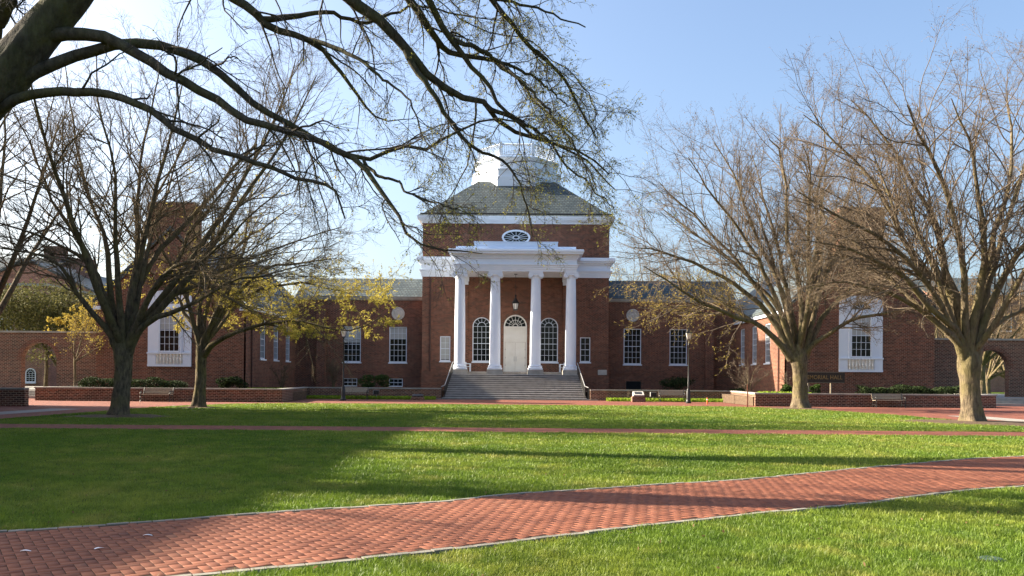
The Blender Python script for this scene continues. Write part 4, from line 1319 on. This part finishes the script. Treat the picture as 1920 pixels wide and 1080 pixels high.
for k, (X, Y, h, sd) in enumerate([(10.8,112,18.5,31),(15.5,118,18,32),(20.5,110,19,33)]):
    vase('distant_tree', X, Y, h, .28, sd, 'pale distant bare tree rising above the %s of the right range roof' % ('left end','middle','right end')[k], 8, (8,6,5), 'trees beyond the range', 'bark_tan', 'twig_far', [(M['bud_brown'],1,.06,None)], thin=2.4)
for k, (X, Y, h, sd) in enumerate([(47,92,10,41),(50.8,90,10.5,42)]):
    vase('bare_tree', X, Y, h, .36, sd, 'pale leaning tree seen through the right brick arch, %s of two' % ('left','right')[k], 6, (8,6,5), 'trees beyond the right arch', 'bark_tan', 'twig_far', spread=(.3,1.0), fork=.35)
for k, (X, Y, h, sd) in enumerate([(49,112,15,51),(57,108,14,52),(64,120,17,53),(72,112,15,54),(60,135,18,55),(80,125,17,56),(53,128,13,57),(62,104,12,58),(68,140,16,59),(56,98,11,60)]):
    vase('distant_tree', X, Y, h, .3, sd, 'brown bare tree massed behind the right arched wall', 9, (9,7,5), 'trees massed behind the right arched wall', 'bark_tan', 'twig_far', [(M['bud_brown'],2,.09,None)], thin=3.2, spread=(.2,1.1))

# multi-stemmed bare shrubs and small trees against the walls
def bare_shrub(name, X, Y, z0, h, w_, n, seed, label, twig='twig_left', stems=5, buds=None):
    r_ = np.random.default_rng(seed)
    limbs = []
    for k in range(stems):
        a = r_.uniform(0, 6.28); L = h*r_.uniform(.7, 1.0); sp = r_.uniform(.2, 1)*w_
        P = np.array([(X+.05*math.cos(a), Y+.05*math.sin(a), z0-.03), (X+.3*sp*math.cos(a), Y+.3*sp*math.sin(a)*.6, z0+L*.45), (X+sp*math.cos(a), Y+sp*math.sin(a)*.6, z0+L)])
        limbs.append((resK(P, 10), .028*np.linspace(1,.3,10)))
    lv = [dict(n=n, t0=.2, t1=1, ang=(25,60), lf=.45, rf=.6, rmax=.02, rmin=.009, K=6, trop=.15, wig=.18, S=4),
          dict(n=n, t0=.1, t1=1, ang=(25,65), lf=.5, rf=.6, rmax=.011, rmin=.007, K=4, trop=.1, wig=.2, S=3),
          dict(n=4, t0=.1, t1=1, ang=(25,65), lf=.6, rf=.6, rmax=.008, rmin=.006, K=3, trop=.0, wig=.2, S=3)]
    return tree(name, (X,Y,z0), label, 'shrub', None, limbs, lv, M['bark_left' if twig != 'twig_tan' else 'bark_tan'], M[twig], buds, r_)
x, y, _ = at(1402,700,62.2); bare_shrub('bare_shrub', 17.4, 61.5, .62, 2.6, 1.9, 9, 61, 'bare twiggy pale shrub in front of the sunlit side of the right wing', 'twig_tan', 7)
bare_shrub('bare_shrub', 20.1, 60.6, .62, 1.9, .9, 6, 62, 'thin bare sapling shrub beside the sunlit corner of the right wing', 'twig_tan', 3)
bare_shrub('bare_shrub', -15.6, 71.0, .62, 3.2, 1.5, 9, 63, 'bare dark shrub against the left range beside the brick pier', 'twig_left', 7)
bare_shrub('bare_shrub', -18.6, 66.0, .62, 2.2, 1.2, 8, 64, 'bare brown shrub under the tall windows of the left wing side', 'twig_left', 6)
bare_shrub('bare_shrub', 8.9, 65.0, .02, .75, .28, 5, 65, 'small clump of dry stems between the steps and the plaque stand', 'twig_tan', 7)
vase('small_tree', *at(140,700,61.8)[:2], 5.2, .09, 66, 'thin pale ornamental tree against the left arched wall', 6, (8,6,4), twig='twig_left', bark_='bark_tan', fork=.55, z0=.0, spread=(.3,1.1), buds=[(M['bud_gold'],1,.05,None)], thin=.9)

# evergreen shrubs and hedges
def px_shrub(cx, cy, d, w_px, h_px, mat, n, label, size=.07, name='shrub', z0=.62):
    x, y, z = at(cx, cy, d); s = d/F
    return shrub(name, (x, y), (w_px*s/2, w_px*s/2*.7, h_px*s/2), n, M[mat], label, size, z0=z0)
px_shrub(437, 713, 60.0, 62, 32, 'shrub_dark', 2600, 'dark rounded evergreen shrub at the corner of the left wing')
px_shrub(703, 713, 73.0, 78, 34, 'shrub_green', 2600, 'green spreading shrub between the two basement windows')
px_shrub(1268, 712, 73.5, 86, 34, 'shrub_dark', 2600, 'dark shrub in the shade below the right range windows')
px_shrub(1474, 731, 58.0, 34, 22, 'shrub_green', 1400, 'small green shrub left of the pale bare tree by the sign')
px_shrub(1530, 731, 58.0, 30, 22, 'shrub_green', 1200, 'small green shrub beneath the brown hall sign')
px_shrub(1650, 727, 57.5, 26, 18, 'shrub_green', 900, 'small light green shrub among the dark hedge')
px_shrub(1380, 726, 66, 40, 12, 'shrub_dark', 900, 'low dark shrub at the foot of the right wing')
hedge(-29.8, -22.6, 56.2, 57.3, .62, .80, 7000, M['shrub_dark'], 'dark clipped hedge behind the low wall left of the big dark tree')
hedge(23.6, 30.6, 56.2, 57.3, .62, .72, 7000, M['shrub_dark'], 'dark clipped hedge behind the low wall under the right wing window')
def cover(name, x0, x1, y0, y1, z0, h, n, label):
    P = np.stack([rng.uniform(x0,x1,n), rng.uniform(y0,y1,n), z0 + h*rng.uniform(0,1,n)], 1)
    V, Fq = leaf_quads(P, .075)
    return tag(link_mesh(name, fast_mesh(name, V, [Fq]), M['lime']), label, 'ground cover', kind='stuff')
cover('ground_cover', -16.3, -6.2, 63.7, 65.4, .0, .24, 5200, 'bright green leafy ground cover at the foot of the left low wall')
cover('ground_cover', 7.2, 16.4, 63.5, 65.4, .0, .24, 5200, 'bright green leafy ground cover at the foot of the right low wall')
cover('ground_cover', 16.9, 20.3, 56.0, 58.5, .62, .30, 1500, 'bright green leafy ground cover on top of the right planting bed')
cover('ground_cover', -20.3, -16.6, 60.0, 64.5, .62, .22, 1500, 'bright green leafy ground cover on the left planting bed')

# mulch rings
for nm, (X, Y), rr in (('left', at(223,780,33.8)[:2], 1.7), ('right', at(1821,793,34.4)[:2], 2.2), ('pair', at(1500,767,50)[:2], 1.6), ('small', at(372,765,43.9)[:2], .9)):
    vs = [(X, Y, .085)]; n_ = 36; fs = []
    for ring_r, z in ((.55, .06), (.85, .03), (1.0, .008)):
        for k in range(n_):
            a = 2*math.pi*k/n_; q = rr*ring_r*(1+.12*math.sin(3*a+X)+.07*math.sin(7*a)+random.uniform(-.04,.04))
            vs.append((X+q*math.cos(a)*1.25, Y+q*math.sin(a), z))
    for k in range(n_):
        fs.append((0, 1+k, 1+(k+1) % n_))
        for l_ in range(2):
            a, b_ = 1+l_*n_+k, 1+l_*n_+(k+1) % n_
            fs.append((a, a+n_, b_+n_, b_))
    tag(MB().add(vs, fs).build('mulch_bed', M['soil'], smooth=60), kind='structure')

# benches
def make_bench(label):
    t = empty('park_bench', (0,0,0), label, 'bench', 'park benches along the low walls')
    W_ = 1.0
    b = MB()
    for k in range(5): b.box(-W_, W_, -.26+.095*k, -.19+.095*k, .43+.004*abs(k-2), .465+.004*abs(k-2))
    b.build('seat', M['bench_wood'], t)
    b = MB()
    for k in range(4):
        z, y = .53+.095*k, .235+.028*k
        b.add([(-W_,y,z),(W_,y,z),(W_,y+.03,z+.075),(-W_,y+.03,z+.075),(-W_,y+.03,z-.01),(W_,y+.03,z-.01),(W_,y+.06,z+.065),(-W_,y+.06,z+.065)],
              [(0,1,2,3),(7,6,5,4),(0,4,5,1),(3,2,6,7),(0,3,7,4),(1,5,6,2)])
    b.build('backrest', M['bench_wood'], t)
    for x in (-W_+.06, W_-.06):
        b = MB()
        b.tube([(x,-.30,0.0),(x,-.25,.12),(x,-.28,.30),(x,-.25,.42),(x,.0,.43),(x,.20,.44),(x,.26,.62),(x,.36,.92)], .026, 6)
        b.tube([(x,.33,0.0),(x,.28,.15),(x,.20,.42)], .028, 6)
        b.tube([(x,-.25,.42),(x,-.30,.55),(x,-.27,.66),(x,-.10,.68),(x,.12,.66),(x,.28,.68)], .024, 6)
        b.tube([(x,-.14,.66),(x,-.19,.58),(x,-.14,.50),(x,-.07,.56),(x,-.12,.61)], .016, 5)
        b.tube([(x,-.25,.12),(x,0,.2),(x,.28,.15)], .018, 5)
        b.build('end_frame', M['black'], t)
    return t
bn = [(-23.15,53.45,'wooden park bench behind the big dark tree on the left'),
      (-12.25,63.4,'wooden park bench beside the left lamp post'),
      (12.05,63.4,'sunlit wooden park bench beside the right lamp post'),
      (24.2,53.45,'park bench with pale curled iron ends below the right wing window')]
proto = make_bench(bn[0][2])
for k, (x, y, lb) in enumerate(bn):
    o = proto if k == 0 else copy_tree(proto)
    o.location = (x, y, .012); o['label'] = lb

# lamp posts
def make_lamp(label):
    t = empty('lamp_post', (0,0,0), label, 'street lamp', 'lamp posts flanking the steps')
    MB().lathe(0,0,[(.21,0),(.21,.10),(.17,.14),(.15,.30),(.155,.85),(.12,.92),(.13,.98),(.09,1.05)],12).build('base', M['black'], t, smooth=40)
    MB().lathe(0,0,[(.07,1.05),(.075,1.5),(.06,1.54),(.055,2.6),(.045,4.2),(.07,4.24),(.05,4.30),(.045,4.50),(.10,4.55),(.10,4.58)],12).tube([(0,0,4.10),(.42,0,4.10)], .018, 6).tube([(0,0,4.10),(-.42,0,4.10)], .018, 6).build('pole', M['black'], t, smooth=40)
    l = MB()
    l.lathe(0,0,[(.145,4.60),(.145,4.64)],4,math.pi/4)
    l.lathe(0,0,[(.30,5.08),(.30,5.11),(.16,5.26),(.08,5.33),(.05,5.36),(.06,5.42),(.02,5.52)],4,math.pi/4)
    for k in range(4):
        a = math.pi/4+k*math.pi/2; l.tube([(.145*math.cos(a),.145*math.sin(a),4.62),(.28*math.cos(a),.28*math.sin(a),5.09)], .014, 4)
    lt_ = l.build('lantern', M['black'], t)
    MB().lathe(0,0,[(.130,4.642),(.262,5.078)],4,math.pi/4).build('glass', M['lamp_glass'], lt_)
    return t
lp = make_lamp('black lamp post beside the left bench, lantern lost in yellow leaves')
lp.location = (-12.55+.1, 60.0, .01)
lq = copy_tree(lp); lq.location = (12.6, 60.0, .01); lq['label'] = 'black lamp post with pale lantern right of the steps'

# plaque stand, dark block, flood lights, stakes, sign
t = empty('plaque_stand', (9.35,62.6,0), 'small brick pedestal with slanted bronze plaque right of the steps', 'plaque')
X, Y = 9.35, 62.6
MB().box(X-.50,X+.50,Y-.35,Y+.35,0,.40).box(X-.44,X+.44,Y-.3,Y+.3,.40,.46).build('pedestal', M['brick_wall'], t)
MB().add([(X-.40,Y-.32,.462),(X+.40,Y-.32,.462),(X+.40,Y+.3,.462),(X-.40,Y+.3,.462),(X-.40,Y-.32,.55),(X+.40,Y-.32,.55),(X+.40,Y+.3,.80),(X-.40,Y+.3,.80)],[(0,3,2,1),(4,5,6,7),(0,1,5,4),(1,2,6,5),(2,3,7,6),(3,0,4,7)]).build('stone_top', M['stone'], t)
f = lambda u, v: (X+u, Y-.32+.62*v, .556+.25*v)
MB().quad(f(-.28,.18), f(.28,.18), f(.28,.82), f(-.28,.82)).build('plaque', M['black'], t)
t = empty('plaque_stand', (-7.3,62.6,0), 'low dark brick pedestal in shade left of the steps', 'plaque')
X = -7.35
MB().box(X-.48,X+.48,Y-.32,Y+.32,0,.22).box(X-.43,X+.43,Y-.28,Y+.28,.22,.28).build('pedestal', M['brick_wall'], t)
MB().add([(X-.40,Y-.28,.282),(X+.40,Y-.28,.282),(X+.40,Y+.28,.282),(X-.40,Y+.28,.282),(X-.40,Y-.28,.34),(X+.40,Y-.28,.34),(X+.40,Y+.28,.46),(X-.40,Y+.28,.46)],[(0,3,2,1),(4,5,6,7),(0,1,5,4),(1,2,6,5),(2,3,7,6),(3,0,4,7)]).build('plaque', M['black'], t)
for s, X, lb in ((-1,-10.75,'black floodlight box on the grass strip right of the left bench'),(1,10.75,'black floodlight on a short post left of the sunlit bench')):
    t = empty('floodlight', (X,64.2,0), lb, 'floodlight', 'floodlights aimed at the hall')
    MB().lathe(X,64.2,[(.13,0),(.13,.04),(.035,.06),(.035,.36)],8).build('post', M['steel'], t)
    b = MB(); b.box(X-.20,X+.20,64.05,64.32,.38,.70); b.build('housing', M['black'], t)
    b = MB(); b.box(X-.22,X+.22,64.03,64.34,.70,.73); b.box(X-.235,X-.205,64.03,64.34,.40,.70); b.build('visor', M['steel'], t)
t = empty('marker_stake', (*ground(1326,758),0), 'short orange marker stake beside the brick walk', 'stake')
x, y = ground(1326,758); MB().lathe(x,y,[(.05,0),(.05,.42),(.03,.46)],8).build('stake', M['orange'], t)
MB().lathe(x,y,[(.052,.30),(.052,.36)],8).build('band', M['white'], t)
x, y = ground(1401,763); t = empty('sapling', (x,y,0), 'thin staked sapling with a rust red lower stem on the lawn edge', 'sapling')
MB().tube([(x,y,0),(x+.01,y,.5),(x,y,1.45)], [.032,.028,.024], 6).build('guard', M['rust'], t)
b = MB().tube([(x+.04,y+.02,0),(x+.05,y,1.5),(x+.02,y,3.4)], [.022,.017,.006], 5)
b.build('stem', M['twig_tan'], t)
for k in range(9):
    z = 1.5+.2*k; a = 2.4*k
    MB().tube([(x+.05-.0158*(z-1.5),y,z),(x+.05+.25*math.cos(a),y+.25*math.sin(a),z+.3)], [.007,.003], 4).build('twig', M['twig_tan'], t)

SX, SY = 21.35, 57.4
t = empty('hall_sign', (SX, SY, .62), 'brown wooden sign with gold letters behind the low wall right of the steps', 'sign')
MB().box(SX-1.55,SX+1.55,SY-.03,SY+.03,1.55,2.33).build('board', M['sign_board'], t)
b = MB()
b.box(SX-1.52,SX+1.52,SY-.045,SY-.031,2.29,2.31).box(SX-1.52,SX+1.52,SY-.045,SY-.031,1.57,1.59)
b.build('border', M['bench_wood'], t)
for dx in (-.95, .62): MB().box(SX+dx-.05,SX+dx+.05,SY+.032,SY+.12,.5,2.2).build('post', M['bench_wood'], t)
fc = bpy.data.curves.new('lettering', 'FONT')
fc.body = 'MEMORIAL HALL'; fc.size = .36; fc.extrude = .006; fc.offset = .006; fc.align_x = 'CENTER'; fc.align_y = 'CENTER'; fc.space_character = 1.06
fo = bpy.data.objects.new('lettering', fc); col.objects.link(fo)
bpy.context.view_layer.update()
lm = bpy.data.meshes.new_from_object(fo.evaluated_get(bpy.context.evaluated_depsgraph_get()))
bpy.data.objects.remove(fo)
xs_ = [v.co.x for v in lm.vertices]; k_ = 2.72/(max(xs_)-min(xs_))
lm.transform(Matrix.Translation((SX, SY-.036, 1.94)) @ Matrix.Rotation(R(90), 4, 'X') @ Matrix.Diagonal((k_, k_*1.12, 1, 1)))
lm.materials.clear()
link_mesh('lettering', lm, M['gold'], t)

# pale scraps on the path, green lid in the grass
for k, ((px, py), a, lb) in enumerate([((48,1039),.3,'pale paper scrap on the brick path, nearest the left edge'), ((186,1034),.9,'pale paper scrap on the brick path, middle of the three'), ((277,1009),.2,'pale paper scrap on the brick path, farthest of the three')]):
    x, y = ground(px, py); c, s_ = math.cos(a), math.sin(a)
    vs = []
    for i in range(5):
        u = -.045+.0225*i
        for v in (-.018*math.sin(.4+i*.6)-.004, .018*math.sin(.4+i*.6)+.004): vs.append((x+c*u-s_*v, y+s_*u+c*v, .031+.008*math.sin(i*.9)))
    b = MB().add(vs, [(2*i,2*i+2,2*i+3,2*i+1) for i in range(4)])
    tag(b.build('paper_scrap', M['scrap']), lb, 'litter', 'paper scraps on the brick path')
x, y = ground(1858,1050)
t = empty('valve_lid', (x,y,0), 'round green plastic valve lid sunk in the foreground grass', 'lid')
MB().lathe(x,y,[(.10,0),(.10,.018),(.085,.024),(.03,.024),(.028,.02),(.0,.02)],20).build('cover', M['green_lid'], t)
MB().lathe(x,y,[(.125,0),(.125,.012),(.102,.014)],20).build('rim', M['black'], t)

# ------------------------------------------------------------------ buildings beyond
def house(name, label, x0, x1, y0, y1, eave, ridge, axis, wins, mat='far_brick', chim=None, z0=0):
    """gabled block; axis 'x' = ridge along x. wins: (facing, u0,u1,v0,v1)"""
    t = empty(name, ((x0+x1)/2, (y0+y1)/2, z0), label, 'building')
    b = MB(); ov = .4
    if axis == 'y':
        xm = (x0+x1)/2
        b.prism([(x0,z0),(x1,z0),(x1,eave),(xm,ridge),(x0,eave)], y0, y1)
        rf = MB()
        for e, xe in ((-1,x0-ov),(1,x1+ov)):
            ze = eave - ov*(ridge-eave)/(xm-x0)
            rf.add([(xe,y0-ov,ze+.02),(xm,y0-ov,ridge+.02),(xm,y1+ov,ridge+.02),(xe,y1+ov,ze+.02),(xe,y0-ov,ze+.25),(xm,y0-ov,ridge+.3),(xm,y1+ov,ridge+.3),(xe,y1+ov,ze+.25)],
                   [(0,1,2,3),(4,7,6,5),(0,4,5,1),(3,2,6,7),(0,3,7,4)])
    else:
        ym = (y0+y1)/2
        b.add([(x0,y0,z0),(x0,y1,z0),(x0,y1,eave),(x0,ym,ridge),(x0,y0,eave),(x1,y0,z0),(x1,y1,z0),(x1,y1,eave),(x1,ym,ridge),(x1,y0,eave)],
              [(0,4,3,2,1),(5,6,7,8,9),(0,5,9,4),(1,2,7,6),(0,1,6,5)])
        rf = MB()
        for ye in (y0-ov, y1+ov):
            ze = eave - ov*(ridge-eave)/(ym-y0)
            rf.add([(x0-ov,ye,ze+.02),(x0-ov,ym,ridge+.02),(x1+ov,ym,ridge+.02),(x1+ov,ye,ze+.02),(x0-ov,ye,ze+.25),(x0-ov,ym,ridge+.3),(x1+ov,ym,ridge+.3),(x1+ov,ye,ze+.25)],
                   [(0,1,2,3),(4,7,6,5),(0,4,5,1),(3,2,6,7),(0,3,7,4)])
    b.build('wall', M[mat], t)
    r_ = rf.build('roof', M['slate'], t)
    if chim:
        cx_, cy_, w_, z1 = chim
        MB().box(cx_-w_/2,cx_+w_/2,cy_-w_/2,cy_+w_/2,eave,z1).box(cx_-w_/2-.08,cx_+w_/2+.08,cy_-w_/2-.08,cy_+w_/2+.08,z1,z1+.25).build('chimney', M[mat], r_)
    for fcg, u0, u1, v0, v1, *ar in wins:
        Mf = front(y0-.15) if fcg == 'f' else face_right(x1+.15)
        window(t, Mf, u0, u1, v0, v1, 3, 4, bool(ar and ar[0]), n=-.145, fr=.12, sill=True)
    return t
# gabled brick block behind the left arched wall
house('brick_house', 'gabled brick house with slate roof beyond the left arched wall', -67.5, -49.5, 99, 122, 11.2, 15.4, 'y',
      [('f',-60.3,-58.9,5.2,7.6),('f',-57.0,-55.6,5.2,7.6),('f',-62.8,-61.6,1.2,2.9,True),('f',-55.0,-53.8,1.2,2.9,True),('f',-53.2,-51.9,5.2,7.6),('f',-59.0,-57.8,.6,2.3,True)], chim=(-56.2,108,1.6,16.6))
house('brick_house', 'taller brick house with a pale dormer window at the far left edge', -84, -62.8, 108, 126, 14.6, 18.0, 'x',
      [('f',-66.3,-64.5,12.0,14.2),('f',-70.5,-68.7,9.0,11.2)], chim=(-64.5,116,2.2,19.4))
t = empty('brick_annex', (-54, 88, 0), 'flat roofed brick annex with pale coping peeping over the left arched wall', 'building')
MB().box(-66,-49.0,86.5,97,0,11.0).build('wall', M['far_brick'], t); MB().box(-66.2,-48.8,86.3,97.2,11.0,11.25).build('coping', M['coping'], t)
for u in (-54.0, -51.4): window(t, front(86.35), u, u+1.3, 5.0, 7.6, 3, 4, n=-.145, fr=.12)
for u in (-53.4, -51.2): window(t, front(86.35), u, u+1.1, .9, 2.4, 3, 4, True, n=-.145, fr=.1)
house('brick_house', 'sunlit brick house behind the bare trees at the right', 76, 125, 150, 176, 17.5, 22.0, 'x', [('f',82,84,11,14),('f',88,90,11,14),('f',94,96,11,14)])
# hall along the left side of the green, outside the photo, that shades the left lawn
t = house('brick_house', 'long brick hall along the left side of the green', -44, -31, 8, 46, 11.5, 17.7, 'y', [('r',10+4.4*k,11.4+4.4*k,v,v+2.3) for k in range(8) for v in (1.6,5.8)], 'brick')

# evergreens and budding shrubs over the left wall
for k, (px, d_, w_, h, mat, lb) in enumerate([(5,76,7.0,11.0,'evergreen','olive green bushy tree above the left arched wall, leftmost'),(85,79,6.4,10.6,'evergreen','olive green bushy tree above the left arched wall, right of the arch'),(155,76,4.6,9.6,'evergreen','smaller olive bushy tree above the right end of the left arched wall')]):
    X = (px-CX)/F*d_
    t = empty('bushy_tree', (X, d_, 0), lb, 'tree', 'bushy trees behind the left arched wall')
    MB().tube([(X,d_,-.05),(X+.1,d_,2.2),(X,d_,h*.7)], [.22,.17,.05], 8).build('trunk', M['bark_left'], t)
    P = blob_points((X, d_, h*.64), (w_*.9, w_*.6, h*.40), 8500, lumps=22)
    V, Fq = leaf_quads(P, .12)
    link_mesh('crown', fast_mesh('crown', V, [Fq]), M[mat], t)
bare_shrub('budding_shrub', *at(150,560,70)[:2], .57, 7.5, 2.6, 9, 71, 'golden budding tall shrub behind the left arched wall', 'twig_left', 6, [(M['bud_gold'],2,.085,None)])

# ------------------------------------------------------------------ grass blades
def in_lawn(x, y):
    ok = (y < np.interp(x, [-19.2,-17.2,-14,-7,7,13.5,16.3,18.1,19.3], [44,50.9,52.9,53.3,53.3,53.0,51.3,47,41])) & (np.abs(x) < 19.25)
    ok &= ~((y > 25.6) & (y < 27.9))
    ok &= ~between(x, y, -.02)
    for (X, Y), rr in ((at(223,780,33.8)[:2],1.3),(at(1821,793,34.4)[:2],1.7),(at(1500,767,50)[:2],1.2),(at(372,765,43.9)[:2],.6)):
        ok &= ((x-X)/1.25)**2+(y-Y)**2 > rr*rr
    return ok
def vnoise(x, y, s):
    return (np.sin(x*s+1.3*np.sin(y*s*.7))+np.sin(y*s*1.1+1.7*np.sin(x*s*.6)+2)+np.sin((x+y)*s*.55+4))/3
def blades(N, d0, d1):
    r_ = np.random.default_rng(int(d0*10)+3)
    dd = d0*(d1/d0)**r_.uniform(0,1,N)
    x = r_.uniform(-.665,.665,N)*dd
    ok = in_lawn(x, dd); x, dd = x[ok], dd[ok]; n = len(x)
    cl = vnoise(x, dd, 5.0)*.5+vnoise(x+3, dd, 13.0)*.5
    h = (.042+.028*cl)*r_.uniform(.55,1.35,n)*np.where(r_.uniform(size=n) < .03, 1.6, 1)
    wd = np.clip(.0029*dd/8, .0027, .017)*r_.uniform(.7,1.3,n)
    a = r_.uniform(0, 2*np.pi, n); la = r_.uniform(0, 2*np.pi, n); lean = r_.uniform(.1, .95, n)*h
    ux, uy = np.cos(a)*wd, np.sin(a)*wd
    lx, ly = np.cos(la)*lean, np.sin(la)*lean
    V = np.zeros((n,5,3))
    V[:,0] = np.stack([x-ux, dd-uy, np.full(n,-.005)],1); V[:,1] = np.stack([x+ux, dd+uy, np.full(n,-.005)],1)
    V[:,2] = np.stack([x+ux*.75+lx*.35, dd+uy*.75+ly*.35, h*.6],1); V[:,3] = np.stack([x-ux*.75+lx*.35, dd-uy*.75+ly*.35, h*.6],1)
    V[:,4] = np.stack([x+lx, dd+ly, h],1)
    b = np.arange(n)[:,None]*5
    return V.reshape(-1,3), b+np.array([[0,1,2,3]]), b+np.array([[3,2,4]])
V, q4, q3 = blades(850000, 6.2, 53.2)
tag(link_mesh('grass', fast_mesh('grass', V, [q4, q3]), M['blade']), 'short green lawn grass around the brick path', 'grass', kind='stuff')
# fallen leaves lying in the grass
n = 260
dd = 6.5*(40/6.5)**rng.uniform(0,1,n); xx = rng.uniform(-.64,.64,n)*dd
ok = in_lawn(xx, dd); P = np.stack([xx[ok], dd[ok], np.full(ok.sum(), .05)],1)
V, Fq = leaf_quads(P, .022)
tag(link_mesh('fallen_leaves', fast_mesh('fallen_leaves', V, [Fq]), M['bud_brown']), 'dry brown leaves scattered in the lawn grass', 'leaves', kind='stuff')
